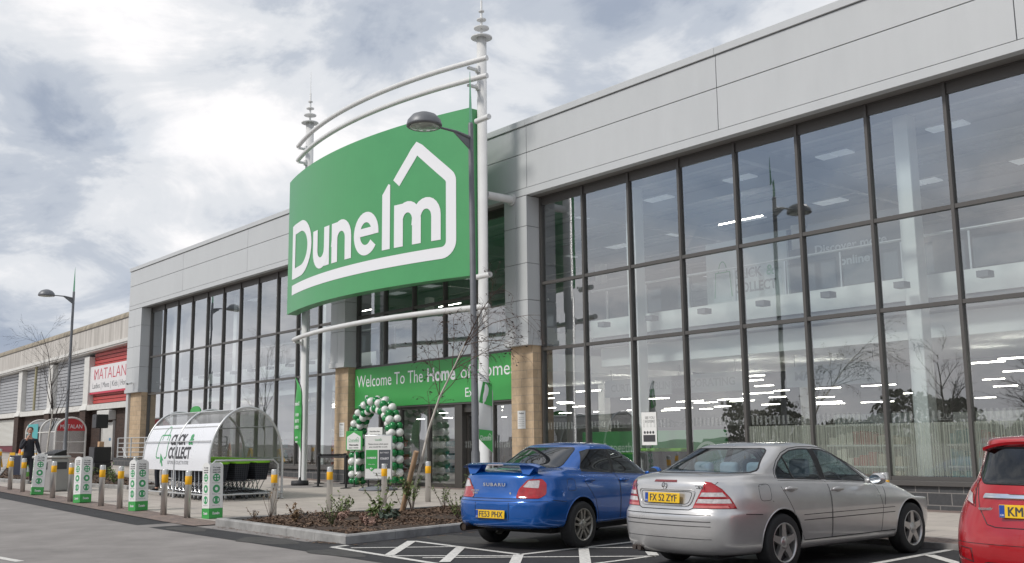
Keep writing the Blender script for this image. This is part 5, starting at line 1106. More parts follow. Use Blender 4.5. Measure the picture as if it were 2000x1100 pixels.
# right hand up at the chin with a microphone, left hand resting on the bin
mp = man('man in a dark suit speaking into a hand held microphone', (-15.3, -8.8, T(-15.3, -8.8)), R_(72), (((-.25, -.05, 1.12), (-.06, -.24, 1.44), (.25, -.1, 1), (-.6, -.6, .4), (.5, -.6, -.3), .9), ((.27, .0, 1.12), (.36, -.13, .9), (.15, -.5, -.75), (.3, -.5, .8), (-.9, -.4, 0), .35)), 1.86)
mc = thing('microphone', 'black hand held microphone at the mouth of the man in a dark suit', 'microphone', (0, 0, 0)); mc.location = mp.location; mc.rotation_euler = mp.rotation_euler; mc.scale = mp.scale
MB().tube([(-.02, -.27, 1.45), (0.0, -.19, 1.58)], [.014, .018], 10).build('handle', blk, mc); MB().ball((.003, -.178, 1.60), .026, 10, 8).build('grille', alu, mc)
man('person in black standing half hidden behind the white shelter panel', (-9.2, -6.9, T(-9.2, -6.9) + .012), R_(-20), (((-.24, -.02, 1.13), (-.22, -.2, .93), (0, -.6, -.7), (-1, 0, 0), (.2, -.9, .2), .4), ((.24, -.02, 1.13), (.22, -.22, .95), (0, -.6, -.6), (1, 0, 0), (-.2, -.9, .2), .4)), 1.72)
# ================================================================ CARS  (local frame: x forward, y left, origin under the rear axle)
def paintm(name, c, metal, rough, flake=0.08):
    return mat(name, c, rough, metal=metal, var=flake, scale=2.2, stretch=(1, 1, 2.2), coat=1.0, spec=.5)
tyre_m = mat('tyre_rubber', (.018, .018, .019), .75, var=.3, scale=10); trim_b = mat('trim_black', (.014, .014, .015), .4); under_m = mat('underbody', (.008, .008, .008), .9)
seat_g = mat('seat_grey', (.36, .40, .43), .8, var=.1, scale=12); seat_d = mat('seat_dark', (.02, .02, .022), .8)
red_l = mat('lamp_red', (.36, .005, .010), .12, coat=1, var=.25, scale=14); clear_l = mat('lamp_clear', (.50, .46, .46), .12, coat=1, var=.3, scale=22); amber_l = mat('lamp_pink', (.52, .12, .11), .14, coat=1, var=.2, scale=18)
plate_y = mat('plate_yellow', (.80, .50, .015), .35); plate_blue = mat('plate_blue', (.01, .06, .32), .35); chrome_m = mat('chrome_trim', (.75, .75, .76), .08, metal=1)
alloy = mat('alloy_silver', (.52, .51, .50), .32, metal=.8, var=.08, scale=8); alloy_d = mat('alloy_bronze_grey', (.36, .345, .31), .35, metal=.7, var=.1, scale=8); disc_m = mat('brake_dark', (.03, .03, .03), .6)
def ring_half(r):
    xf, xr, w, cf, cr = r['xf'], r['xr'], r['w'], r['cf'], r['cr']; tf, tr = r.get('tf', .93), r.get('tr', .96); z = r['z']; cw = r.get('crown', 0.0)
    P = [(xf, 0), (xf - .06 * cf, .42 * w * tf), (xf - .32 * cf, .78 * w * tf), (xf - cf, .965 * w * tf)]
    a, b = xf - cf, xr + cr
    for t in (.10, .24, .42, .60, .78, .91):
        x = a + (b - a) * t; k = 1 - (1 - tf) * max(0, 1 - t / .34) ** 2 - (1 - tr) * max(0, (t - .66) / .34) ** 2; P.append((x, w * k))
    P += [(xr + cr, .965 * w * tr), (xr + .32 * cr, .78 * w * tr), (xr + .06 * cr, .42 * w * tr), (xr, 0)]
    zf = z if callable(z) else (lambda x: z)
    return [(x, y, zf(x) + cw * (1 - (y / w) ** 2)) for x, y in P]
def pw(pts):
    def f(x):
        if x <= pts[0][0]: return pts[0][1]
        for (a, b), (c, d) in zip(pts, pts[1:]):
            if x <= c: t = (x - a) / (c - a); return b + (d - b) * t
        return pts[-1][1]
    return f
def car_shell(rings, roofcrown):
    bm = bmesh.new(); RV = []
    for r in rings:
        h = ring_half(r); full = h + [(x, -y, z) for x, y, z in h[-2:0:-1]]; RV.append([bm.verts.new(p) for p in full])
    n = 26
    for a, b in zip(RV, RV[1:]):
        for i in range(n): bm.faces.new((a[i], a[(i + 1) % n], b[(i + 1) % n], b[i]))
    for R, up in ((RV[0], False), (RV[-1], True)):
        c = [bm.verts.new(((R[i].co.x), 0, R[i].co.z + (roofcrown if up else 0) * min(1, min(i, 13 - i) / 3))) if 0 < i < 13 else R[i] for i in range(14)]
        for i in range(13):
            for s in (0, 1):
                o = (lambda k: R[k]) if s == 0 else (lambda k: R[(26 - k) % 26])
                q = [o(i), o(i + 1), c[i + 1], c[i]]; u = []
                for v in q:
                    if v not in u: u.append(v)
                if len(u) > 2: bm.faces.new(u)
    bmesh.ops.recalc_face_normals(bm, faces=bm.faces[:])
    me = bpy.data.meshes.new('cage'); bm.to_mesh(me); bm.free(); o = bpy.data.objects.new('cage', me); COL.objects.link(o)
    m = o.modifiers.new('s', 'SUBSURF'); m.levels = 3; m.render_levels = 3; bpy.context.view_layer.update()
    n_ = bpy.data.meshes.new_from_object(o.evaluated_get(bpy.context.evaluated_depsgraph_get())); bpy.data.objects.remove(o); bpy.data.meshes.remove(me)
    bm = bmesh.new(); bm.from_mesh(n_); bpy.data.meshes.remove(n_); bm.normal_update(); return bm
from mathutils.interpolate import poly_3d_calc
def set_normals(me, ref):
    bvh, V, Nn, P = ref; out = []
    for v in me.vertices:
        h = bvh.find_nearest(v.co)
        if h[0] is None: out.append(v.normal[:]); continue
        ids = P[h[2]]; w = poly_3d_calc([V[i] for i in ids], h[0]); n = Vector((0, 0, 0))
        for i, k in zip(ids, w): n += Nn[i] * k
        out.append(n.normalized()[:])
    me.normals_split_custom_set_from_vertices(out)
class Proj:
    """flat projection along direction d: u axis horizontal, v = z"""
    def __init__(s, d, u): s.d = Vector(d).normalized(); s.u = Vector(u).normalized()
    def to(s, p): return (p.dot(s.u), p.z)
    def ray(s, a, b, far=6): return s.u * a + Vector((0, 0, b)) - s.d * far
RIGHT = Proj((0, 1, 0), (1, 0, 0)); LEFT = Proj((0, -1, 0), (1, 0, 0)); REAR = Proj((1, 0, 0), (0, 1, 0)); FRONT = Proj((-1, 0, 0), (0, 1, 0))
RR = Proj((1, 1, 0), (1, -1, 0)); RL = Proj((1, -1, 0), (1, 1, 0))
def cut(bm, poly, pj, mind=.15, keep=None, take=True):
    """cut the outline of a convex polygon into the shell; returns the faces inside"""
    us = [p[0] for p in poly]; vs = [p[1] for p in poly]; u0, u1, v0, v1 = min(us) - .03, max(us) + .03, min(vs) - .03, max(vs) + .03
    def ok(f):
        if f.normal.dot(-pj.d) < mind: return False
        c = [pj.to(v.co) for v in f.verts]
        return max(a for a, b in c) > u0 and min(a for a, b in c) < u1 and max(b for a, b in c) > v0 and min(b for a, b in c) < v1 and (keep is None or keep(f.calc_center_median()))
    A = sum(poly[i][0] * poly[(i + 1) % len(poly)][1] - poly[(i + 1) % len(poly)][0] * poly[i][1] for i in range(len(poly)))
    if A < 0: poly = poly[::-1]
    for i in range(len(poly)):
        a, b = poly[i], poly[(i + 1) % len(poly)]; fs = [f for f in bm.faces if ok(f)]; g = list({v for f in fs for v in f.verts}) + list({e for f in fs for e in f.edges}) + fs
        co = pj.u * a[0] + Vector((0, 0, a[1])); du = b[0] - a[0]; dv = b[1] - a[1]; no = pj.u * dv + Vector((0, 0, -du))
        if no.length < 1e-6: continue
        bmesh.ops.bisect_plane(bm, geom=g, plane_co=co, plane_no=no.normalized(), dist=1e-5); bm.normal_update()
    def inp(c):
        for i in range(len(poly)):
            a, b = poly[i], poly[(i + 1) % len(poly)]
            if (b[0] - a[0]) * (c[1] - a[1]) - (b[1] - a[1]) * (c[0] - a[0]) < -1e-5: return False
        return True
    return [f for f in bm.faces if ok(f) and inp(pj.to(f.calc_center_median()))]
def lift(bm, fs, name, m, parent, off=0.0, remove=True, rim=0.0):
    mb = MB(); mp = {}; vs = []; fc = []
    for f in fs:
        q = []
        for v in f.verts:
            if v not in mp: mp[v] = len(vs); vs.append(v.co + v.normal * off)
            q.append(mp[v])
        fc.append(tuple(q))
    if rim:
        ed = {}
        for f in fs:
            for e in f.edges: ed[e] = ed.get(e, 0) + 1
        for e, c in ed.items():
            if c == 1:
                a, b = e.verts; i = len(vs); vs += [a.co - a.normal * rim, b.co - b.normal * rim]; fc.append((mp[a], mp[b], i + 1, i))
    mb.add(vs, fc, True)
    if remove: bmesh.ops.delete(bm, geom=fs, context='FACES')
    o = mb.build(name, m, parent)
    if not rim: set_normals(o.data, Car.cur.ref)
    return o
def wheel(parent, x, y, r, w, style, rimm):
    s = 1 if y > 0 else -1
    o = thing_part('wheel', parent, (x, y, r)); ow = w / 2
    T_ = MB().lathe([(r * .66, -ow), (r * .70, -ow * 1.02), (r * .9, -ow * 1.03), (r * .97, -ow * .9), (r, -ow * .7), (r, ow * .7), (r * .97, ow * .9), (r * .9, ow * 1.03), (r * .70, ow * 1.02), (r * .66, ow)], 40, axis='Y')
    for q in (-.35, 0, .35): T_.lathe([(r * 1.0005, ow * (q - .06)), (r * .985, ow * q), (r * 1.0005, ow * (q + .06))], 40, axis='Y')
    T_.build('tyre', tyre_m, o)
    f = ow * s
    R = MB().lathe([(r * .70, f * 1.0), (r * .685, f * 1.04), (r * .655, f * 1.02), (r * .63, f * .85), (r * .62, f * .2), (r * .64, -f * .9)], 40, axis='Y')
    yo = f * .93
    for k in range(5):
        a = 2 * math.pi * k / 5 + .3
        def sp(pts, yy=yo):
            ca, sa = math.cos(a), math.sin(a); P = [(ca * p - sa * q, sa * p + ca * q) for p, q in pts]; n = len(P)
            vs = [(px, yy - s * .0 - s * .018 * math.hypot(px, pz) / r * 0, pz) for px, pz in P] + [(px * .98, yy - s * .045, pz * .98) for px, pz in P]
            R.add(vs, [tuple(range(n)), tuple(range(2 * n - 1, n - 1, -1))] + [(i, (i + 1) % n, (i + 1) % n + n, i + n) for i in range(n)])
        if style == 'star': sp([(.05 * r, -.17 * r), (.35 * r, -.12 * r), (.66 * r, -.10 * r), (.66 * r, .10 * r), (.35 * r, .12 * r), (.05 * r, .17 * r)])
        else:
            sp([(.10 * r, -.155 * r), (.40 * r, -.15 * r), (.66 * r, -.20 * r), (.66 * r, -.09 * r), (.40 * r, -.05 * r), (.12 * r, -.03 * r)]); sp([(.10 * r, .155 * r), (.40 * r, .15 * r), (.66 * r, .20 * r), (.66 * r, .09 * r), (.40 * r, .05 * r), (.12 * r, .03 * r)])
    R.lathe([(.0, yo + s * .012), (.09 * r, yo + s * .012), (.13 * r, yo + s * .004), (.22 * r, yo + s * .002), (.24 * r, yo - s * .04)], 20, axis='Y')
    for k in range(5): a = 2 * math.pi * (k + .5) / 5 + .3; R.tube([(.17 * r * math.cos(a), yo, .17 * r * math.sin(a)), (.17 * r * math.cos(a), yo + s * .006, .17 * r * math.sin(a))], .011, 6)
    R.build('rim', rimm, o)
    MB().lathe([(0, f * .35), (r * .6, f * .35)], 32, axis='Y').build('brake', disc_m, o)
def thing_part(name, parent, loc):
    o = bpy.data.objects.new(name, None); COL.objects.link(o); o.parent = parent; o.location = loc; o.empty_display_size = .1; return o
class Car:
    def __init__(s, name, label, loc, rz, rings, crown, paint):
        s.t = thing(name, label, 'car', loc, rz); s.bm = car_shell(rings, crown); s.paint = paint; s.bm.verts.index_update(); V = [v.co.copy() for v in s.bm.verts]; P = [[v.index for v in f.verts] for f in s.bm.faces]; s.bvh = BVHTree.FromPolygons(V, P); s.ref = (s.bvh, V, [v.normal.copy() for v in s.bm.verts], P); Car.cur = s
    def hit(s, pj, a, b, off=.002):
        r = s.bvh.ray_cast(pj.ray(a, b), pj.d); return (r[0] + r[1] * off) if r[0] is not None else None
    def seam(s, pj, pts, r=.004, m=None, name='panel_gap', close=False, off=.0, dens=.04, mb=None):
        P = []; pp = pts + [pts[0]] if close else pts
        for a, b in zip(pp, pp[1:]):
            L = math.hypot(b[0] - a[0], b[1] - a[1]); n = max(1, int(L / dens))
            for i in range(n): P.append((a[0] + (b[0] - a[0]) * i / n, a[1] + (b[1] - a[1]) * i / n))
        P.append(pp[-1]); H = [s.hit(pj, a, b, off) for a, b in P]; H = [h for h in H if h is not None]
        if len(H) < 2: return
        q = mb or MB(); q.tube(H, r, 5)
        if not mb: q.build(name, m or trim_b, s.t)
    def pane(s, poly, pj, name, m, off=0.0, keep=None, mind=.15, border=.012, bm_=None):
        fs = cut(s.bm, poly, pj, mind, keep); o = lift(s.bm, fs, name, m, s.t, off)
        if border: s.seam(pj, poly, border, trim_b, 'window_seal', True, off=-.004)
        return o
    def both(s, fn):
        for pj in (RIGHT, LEFT): fn(pj)
def rounded(poly, r, n=3):
    out = []
    for i, p in enumerate(poly):
        a, b = poly[i - 1], poly[(i + 1) % len(poly)]; p, a, b = Vector(p), Vector(a), Vector(b); d1 = (a - p); d2 = (b - p); k = min(r, d1.length * .45, d2.length * .45); q0 = p + d1.normalized() * k; q1 = p + d2.normalized() * k
        for j in range(n + 1): t = j / n; out.append(tuple((q0.lerp(p, t)).lerp(p.lerp(q1, t), t)))
    return out
def arches(c, wb, r, dz, lip=True):
    for x in (0, wb):
        poly = [(x + r * math.cos(2 * math.pi * k / 28), dz + r * math.sin(2 * math.pi * k / 28)) for k in range(28)]
        for pj, sg in ((RIGHT, -1), (LEFT, 1)):
            fs = cut(c.bm, poly, pj, -.35, lambda p, g=sg: p.y * g > .45 and p.z < .8); bmesh.ops.delete(c.bm, geom=fs, context='FACES')
            ang = [(-8 + 196 * k / 24) for k in range(25)]; pts = []
            for a in ang:
                p = (x + (r + .006) * math.cos(R_(a)), dz + (r + .006) * math.sin(R_(a))); h = c.hit(pj, *p, off=-.004)
                if h: pts.append(h)
            MB().tube(pts, .010, 6).build('wheel_arch_lip', c.paint, c.t)
            L = MB(); v = []
            for a in ang:
                hh = c.hit(pj, x + (r + .03) * math.cos(R_(a)), dz + (r + .03) * math.sin(R_(a)), 0); yy = (abs(hh.y) - .03) if hh else .7
                v += [(x + (r + .004) * math.cos(R_(a)), sg * yy, dz + (r + .004) * math.sin(R_(a))), (x + (r + .02) * math.cos(R_(a)), sg * .42, dz + (r + .02) * math.sin(R_(a)))]
            L.add(v, [(2 * i, 2 * i + 1, 2 * i + 3, 2 * i + 2) for i in range(24)], True).build('wheel_well', under_m, c.t)
def plate(c, x, z, text, tilt, w=.52, h=.111, bluew=True, yaw=0, tw=.40, y0=0):
    p = thing_part('number_plate', c.t, (x, y0, z)); M = Matrix.Rotation(tilt, 4, 'Y')
    MB().rbox(-.006, .006, -w / 2, w / 2, -h / 2, h / 2, .004, 1, M).build('plate', plate_y, p)
    F = M @ facing((-.0075, -.02 if bluew else 0, -.038), (0, -1, 0)); t = MB(); [put_text(t, text, F @ Matrix.Translation((dx_, 0, dz_)), .078, tw) for dx_, dz_ in ((-.003, 0), (0, .0003), (.003, .0006))]; t.build('lettering', ink, p)
    if bluew: MB().box(-.0075, -.0065, w / 2 - .05, w / 2 - .004, -h / 2 + .004, h / 2 - .004, M).build('blue_strip', plate_blue, p); t = MB(); put_text(t, 'GB', M @ facing((-.0085, w / 2 - .027, -.04), (0, -1, 0)), .016, .03); t.build('country_letters', wht, p)
def seats(c, m, xs, hw=.36, zb=.28, top=1.02, heads=True, rear=True):
    for (x, y) in xs:
        o = MB().rbox(x - .05, x + .45, y - .24, y + .24, zb, zb + .26, .06, 2).rbox(x - .16, x + .02, y - .23, y + .23, zb + .2, top - .12, .07, 3).build('seat', m, c.t)
        if heads: MB().rbox(x - .17, x - .05, y - .13, y + .13, top - .10, top + .12, .05, 3).tube([(x - .1, y - .06, top - .16), (x - .1, y - .06, top - .05)], .008, 5).tube([(x - .1, y + .06, top - .16), (x - .1, y + .06, top - .05)], .008, 5).build('headrest', m, o)
def interior(c, xr, xf, w, zb, m):
    MB().box(xr, xf, -w, w, .22, .26).box(xf - .35, xf, -w, w, .26, zb - .06).box(xr, xr + .35, -w, w, .26, zb - .05).box(xr, xf, -w - .02, -w, .26, zb - .12).box(xr, xf, w, w + .02, .26, zb - .12).build('cabin_lining', m, c.t)
    MB().tube([(xf - .55 + .02 * math.sin(a), -.36 + .18 * math.cos(a), zb - .10 + .17 * math.sin(a)) for a in [6.2832 * k / 24 for k in range(25)]], .014, 6).build('steering_wheel', seat_d, c.t)
def finish(c, name='body'):
    bm = c.bm; bm.normal_update(); me = bpy.data.meshes.new(name); bm.to_mesh(me); bm.free()
    for p in me.polygons: p.use_smooth = True
    me.materials.append(c.paint); set_normals(me, c.ref); o = bpy.data.objects.new(name, me); COL.objects.link(o); o.parent = c.t; return o
def mirror(c, x, y, z, sgn, m):
    o = MB().ball((x, sgn * (y + .10), z), .1, 14, 9, (.75, 1.05, .72)).rbox(x - .03, x + .05, min(sgn * (y - .08), sgn * y), max(sgn * (y - .08), sgn * y + .0), z - .05, z, .015, 1).build('wing_mirror', m, c.t)
    MB().lathe([(0, 0), (.062, 0)], 18, axis='X', M=Matrix.Translation((x - .074, sgn * (y + .10), z)) @ Matrix.Diagonal((1, 1.25, .85, 1))).build('mirror_glass', mat('mirror_glass', (.6, .65, .7), .03, metal=1), o)
def door_parts(c, polys, handle, hm):
    """doors are cut free of the body and keep a dark gap round them"""
    for pj, sg in ((RIGHT, -1), (LEFT, 1)):
        for poly, hp_ in zip(polys, handle):
            fs = cut(c.bm, poly, pj, .2); o = lift(c.bm, fs, 'door', c.paint, c.t, 0.0)
            c.seam(pj, poly, .0045, trim_b, 'door_gap', True, off=-.0015)
            h = c.hit(pj, *hp_, off=.02)
            if h: MB().rbox(h.x - .11, h.x + .11, h.y - .016, h.y + .016, h.z - .018, h.z + .018, .014, 2).ball((h.x + .02, h.y - sg * .015, h.z - .004), .06, 12, 6, (1.3, .25, .6)).build('handle', hm, o)
def lamp_unit(c, poly, inner, off=.006, z=None):
    for pj in (RR, RL):
        sub = []
        for ip, m in inner: fs = cut(c.bm, ip, pj, .05, lambda p: p.x < .3); sub.append((lift(c.bm, fs, 'lens_panel', m, c.t, off + .001, True, 0), m))
        fs = cut(c.bm, poly, pj, .05, lambda p: p.x < .3); o = lift(c.bm, fs, 'tail_light', red_l, c.t, off, True, .015)
        for s_, m in sub: s_.parent = o
        c.seam(pj, poly, .004, trim_b, 'lamp_gap', True, off=.001)
glass_blue = glassmat('car_glass_blue', (.58, .70, .74), .03, 1.1); glass_dark = glassmat('car_glass_dark', (.09, .095, .105), .03, 1.1)

# ---------------------------------------------------------------- silver saloon
def saloon_rings(L):
    xf, xr, hw = L['xf'], L['xr'], L['hw']; dk = pw(L['deck']); ed = pw(L['edge'])
    B = lambda **k: {**dict(tf=.965), **k}
    return [B(xf=xf - .22, xr=xr + .20, w=hw - .14, cf=0.203, cr=.25, z=L['zb']), B(xf=xf - .07, xr=xr + .06, w=hw - .055, cf=0.18, cr=.24, z=L['zb'] + .03), B(xf=xf - .01, xr=xr + .005, w=hw - .012, cf=0.20, cr=.25, z=.36),
            B(xf=xf, xr=xr, w=hw, cf=0.21, cr=.26, z=L['zbump'] - .06), B(xf=xf - .015, xr=xr + .01, w=hw + .001, cf=0.21, cr=.26, z=L['zbump'] - .012), B(xf=xf - .03, xr=xr + L['step'], w=hw - .001, cf=0.22, cr=.27, z=L['zbump'] + .02), B(xf=xf - .07, xr=xr + L['step'] + .015, w=hw - .006, cf=0.24, cr=.29, z=lambda x: (L['zbump'] + .02) * .45 + .55 * (ed(x) - .07)),
            B(xf=xf - .16, xr=xr + L['step'] + .02, w=hw - .03, cf=0.28, cr=.33, z=lambda x: ed(x) - .055), B(xf=xf - .25, xr=xr + L['step'] + .03, w=hw - .058, cf=0.383, cr=.30, z=lambda x: ed(x) - .008), B(xf=xf - .36, xr=xr + L['step'] + .065, w=hw - .098, cf=0.394, cr=.26, z=lambda x: ed(x) + .012, crown=L['cr']),
            B(xf=L['cowl'] + .45, xr=(xr + L['step'] + L['bl']) / 2 - .05, w=hw - .122, cf=0.290, cr=.22, z=lambda x: dk(x), crown=L['cr']), B(xf=L['cowl'] + .03, xr=L['bl'] - .04, w=hw - .128, cf=0.300, cr=.20, z=lambda x: dk(x) + .006, crown=L['cr'] * .6),
            B(xf=L['cowl'] - .02, xr=L['bl'] + .02, w=hw - .140, cf=0.280, cr=.18, z=lambda x: dk(x) + .035, tf=.95, tr=.93), B(xf=L['cowl'] - .02 + (L['wt'] - L['cowl']) * .5, xr=L['bl'] + (L['bt'] - L['bl']) * .5, w=hw - .185, cf=0.240, cr=.17, z=lambda x: (dk(x) + L['zr']) / 2 + .005, tf=.94, tr=.93),
            B(xf=L['wt'] + .02, xr=L['bt'], w=hw - .272, cf=0.170, cr=.13, z=L['zr'] - .045, tf=.96, tr=.95), B(xf=L['wt'] - .08, xr=L['bt'] + .08, w=hw - .315, cf=0.150, cr=.12, z=L['zr'] - .012, tf=.96, tr=.96), B(xf=L['wt'] - .22, xr=L['bt'] + .2, w=hw - .42, cf=0.120, cr=.10, z=L['zr'] + .008)]
silver = paintm('paint_silver', (.57, .562, .555), .62, .30)
SL = dict(xf=3.47, xr=-1.085, hw=.866, zb=.20, zbump=.675, step=.045, deck=[(-1.06, 1.035), (-.9, 1.05), (-.48, 1.08), (.5, 1.02), (1.6, .965), (2.35, .935), (2.9, .83), (3.3, .68)], edge=[(-1.06, 1.0), (-.5, 1.01), (.5, .975), (1.6, .915), (2.4, .865), (2.9, .78), (3.3, .65)], cr=.035, cowl=2.36, bl=-.50, wt=1.38, bt=.10, zr=1.405)
S = Car('silver_saloon', 'silver four door saloon parked nose in with dusty sides and five arm alloys', (12.50, -8.41, 0), 1.5513, saloon_rings(SL), .025, silver)
arches(S, 2.715, .355, .335)
R1p = [(.05, 1.025), (.90, .985), (.88, 1.345), (.70, 1.348), (.50, 1.33), (.33, 1.28), (.19, 1.20), (.09, 1.105)]; F1p = [(1.0, .98), (1.90, .935), (1.80, 1.02), (1.60, 1.155), (1.38, 1.275), (1.18, 1.33), (.975, 1.345)]
for pj in (RIGHT, LEFT):
    S.pane(R1p, pj, 'window', glass_blue, border=.009); S.pane(F1p, pj, 'window', glass_blue, border=.009)
    fs = cut(S.bm, [(.905, .985), (.995, .98), (.97, 1.345), (.885, 1.345)], pj, .1); lift(S.bm, fs, 'door_pillar', trim_b, S.t, .001)
    S.seam(pj, [(.36, 1.01), (.30, 1.26)], .011, trim_b, 'window_bar')
S.pane(rounded([(-.68, 1.092), (.68, 1.092), (.52, 1.36), (-.52, 1.36)], .06), REAR, 'rear_window', glass_blue, keep=lambda p: p.x < .6 and p.z > 1.06, border=.012)
S.pane(rounded([(-.62, .99), (.62, .99), (.48, 1.345), (-.48, 1.345)], .06), FRONT, 'windscreen', glass_blue, keep=lambda p: p.x > 1.1 and p.z > .96, border=.012)
lamp_unit(S, [(-.43, .725), (.04, .725), (-.02, .83), (-.11, .93), (-.22, 1.0), (-.285, 1.01)], [([(-.35, .85), (-.07, .85), (-.11, .895), (-.325, .895)], clear_l), ([(-.39, .78), (-.01, .78), (-.04, .825), (-.365, .825)], clear_l), ([(-.425, .728), (-.04, .728), (-.06, .757), (-.41, .757)], amber_l)])
door_parts(S, [[(.40, .32), (.93, .32), (.93, .965), (.04, 1.0), (.02, .93), (.16, .72)], [(.945, .32), (2.0, .32), (2.04, .62), (1.95, .915), (.945, .963)]], [(.17, .90), (1.09, .865)], silver)
for pj in (RIGHT, LEFT):
    S.seam(pj, [(-.62, .66), (-.36, .645)], .005); S.seam(pj, [(.38, .545), (2.31, .545)], .005); S.seam(pj, [(.38, .605), (2.31, .605)], .004); S.seam(pj, [(.40, .32), (2.33, .32)], .006)
    S.seam(pj, rounded([(-.37, .79), (-.18, .79), (-.18, .97), (-.37, .97)], .05), .003, close=True); S.seam(pj, [(2.08, .64), (2.14, .86)], .004)
    S.seam(pj, [(.02, 1.025), (.065, 1.12), (.17, 1.22), (.32, 1.305), (.5, 1.355), (.7, 1.372), (.97, 1.37), (1.2, 1.352), (1.4, 1.295), (1.62, 1.175), (1.83, 1.035), (1.95, .94)], .005, trim_b, 'window_trim')
for z, r_ in ((.585, .006), (.535, .005), (.655, .005), (.40, .004)): S.seam(REAR, [(-.62, z), (.62, z)], r_)
S.seam(REAR, [(-.63, 1.005), (-.43, .735), (-.35, .705), (.35, .705), (.43, .735), (.63, 1.005)], .005)
S.seam(REAR, rounded([(-.36, .745), (.36, .745), (.43, .92), (-.43, .92)], .06), .007, silver, 'plate_surround', True, off=.004); S.seam(REAR, rounded([(-.335, .765), (.335, .765), (.39, .90), (-.39, .90)], .05), .004, trim_b, 'panel_gap', True)
plate(S, -1.058, .83, 'FX 52 ZYF', R_(4), tw=.40)
fs = cut(S.bm, [(-.17, 1.0), (.17, 1.0), (.16, 1.024), (-.16, 1.024)], REAR, -.1, lambda p: p.x < -.5); lift(S.bm, fs, 'brake_light', mat('brake_light_dark', (.16, .01, .012), .2, coat=1), S.t, .004)
h = S.hit(REAR, 0, .96, .006); st_ = MB(); st_.tube([(h.x, .037 * math.cos(a), h.z + .037 * math.sin(a)) for a in [6.2832 * k / 24 for k in range(25)]], .0035, 5)
for a in (90, 210, 330): st_.tube([(h.x, 0, h.z), (h.x, .037 * math.cos(R_(a)), h.z + .037 * math.sin(R_(a)))], .004, 4)
badge_m = mat('badge_silver', (.62, .62, .62), .25, metal=.6)
st_.build('badge', mat('badge_grey', (.25, .25, .25), .2, metal=1), S.t)
for s_, y, w_ in (('C220', .50, .16), ('CDI', -.46, .13)):
    h = S.hit(REAR, y, .95, .012); t = MB(); put_text(t, s_, facing((h.x, h.y, h.z - .015), (0, -1, 0)), .032, w_, bold=.02); t.build('badge_lettering', mat('badge_grey', (.25, .25, .25), .2, metal=1), S.t)
for x in (0, 2.715):
    for y in (-.755, .755): wheel(S.t, x, y, .318, .205, 'star', alloy)
mirror(S, 1.80, .86, .97, -1, silver); mirror(S, 1.80, .86, .97, 1, silver)
seats(S, seat_g, ((1.15, .36), (1.15, -.36)), top=1.10); seats(S, seat_g, ((.26, .40), (.26, -.40), (.26, 0)), top=1.08)
interior(S, -.5, 2.2, .66, .97, seat_d)
MB().box(-.85, 3.2, -.6, .6, .19, .30).build('underbody', under_m, S.t); MB().tube([(-1.02, .42, .25), (-.6, .42, .25)], .03, 10).tube([(-1.02, .5, .25), (-.6, .5, .25)], .03, 10).build('exhaust', mat('exhaust_steel', (.12, .10, .09), .5, metal=.8), S.t)
finish(S)
# ---------------------------------------------------------------- blue saloon
blue = paintm('paint_blue', (.005, .10, .40), .4, .22)
BL = dict(xf=3.43, xr=-.985, hw=.868, zb=.28, zbump=.685, step=.07, deck=[(-.965, 1.035), (-.8, 1.05), (-.18, 1.085), (.5, 1.03), (1.6, .965), (2.2, .94), (2.8, .85), (3.2, .72)], edge=[(-.965, 1.0), (-.5, 1.01), (.5, .98), (1.6, .92), (2.3, .88), (2.8, .80), (3.2, .69)], cr=.03, cowl=2.26, bl=-.20, wt=1.36, bt=.36, zr=1.425)
B = Car('blue_saloon', 'blue sports saloon with a rear wing parked slightly askew beside the planting bed', (9.04, -8.356, 0), 1.7515, saloon_rings(BL), .025, blue)
arches(B, 2.525, .365, .335)
for pj in (RIGHT, LEFT):
    B.pane([(.13, 1.045), (.92, 1.0), (.92, 1.345), (.50, 1.345), (.36, 1.315)], pj, 'window', glass_dark, border=.008); B.pane([(.98, 1.0), (1.88, .955), (1.78, 1.03), (1.38, 1.27), (1.22, 1.325), (.98, 1.345)], pj, 'window', glass_dark, border=.008)
    fs = cut(B.bm, [(.925, 1.0), (.975, 1.0), (.975, 1.345), (.925, 1.345)], pj, .1); lift(B.bm, fs, 'door_pillar', trim_b, B.t, .001)
B.pane(rounded([(-.56, 1.10), (.56, 1.10), (.46, 1.375), (-.46, 1.375)], .06), REAR, 'rear_window', glass_dark, keep=lambda p: p.x < .65 and p.z > 1.07, border=.012)
B.pane(rounded([(-.62, .98), (.62, .98), (.48, 1.36), (-.48, 1.36)], .06), FRONT, 'windscreen', glass_dark, keep=lambda p: p.x > 1.1 and p.z > .96)
lamp_unit(B, rounded([(-.365, .705), (-.06, .705), (.04, .76), (.05, .90), (-.01, .965), (-.20, .955), (-.32, .83)], .03), [(rounded([(-.265, .855), (-.06, .84), (-.04, .945), (-.19, .94)], .02), clear_l)])
door_parts(B, [[(.42, .32), (.94, .32), (.95, .985), (.12, 1.02), (.10, .90), (.32, .64)], [(.96, .32), (1.92, .32), (1.98, .62), (1.88, .93), (.96, .983)]], [(.2, .915), (1.08, .89)], blue)
for pj in (RIGHT, LEFT): B.seam(pj, rounded([(-.30, .79), (-.13, .79), (-.13, .95), (-.30, .95)], .04), .003, close=True); B.seam(pj, [(-.62, .68), (-.36, .65)], .004); B.seam(pj, [(.42, .32), (2.12, .32)], .012, trim_b, 'sill_strip')
B.seam(REAR, [(-.60, 1.0), (-.44, .72), (-.40, .70), (.40, .70), (.44, .72), (.60, 1.0)], .005); B.seam(REAR, [(-.78, .665), (.78, .665)], .004)
B.seam(REAR, [(-.3, .65), (-.30, .42), (.30, .42), (.3, .65)], .004)
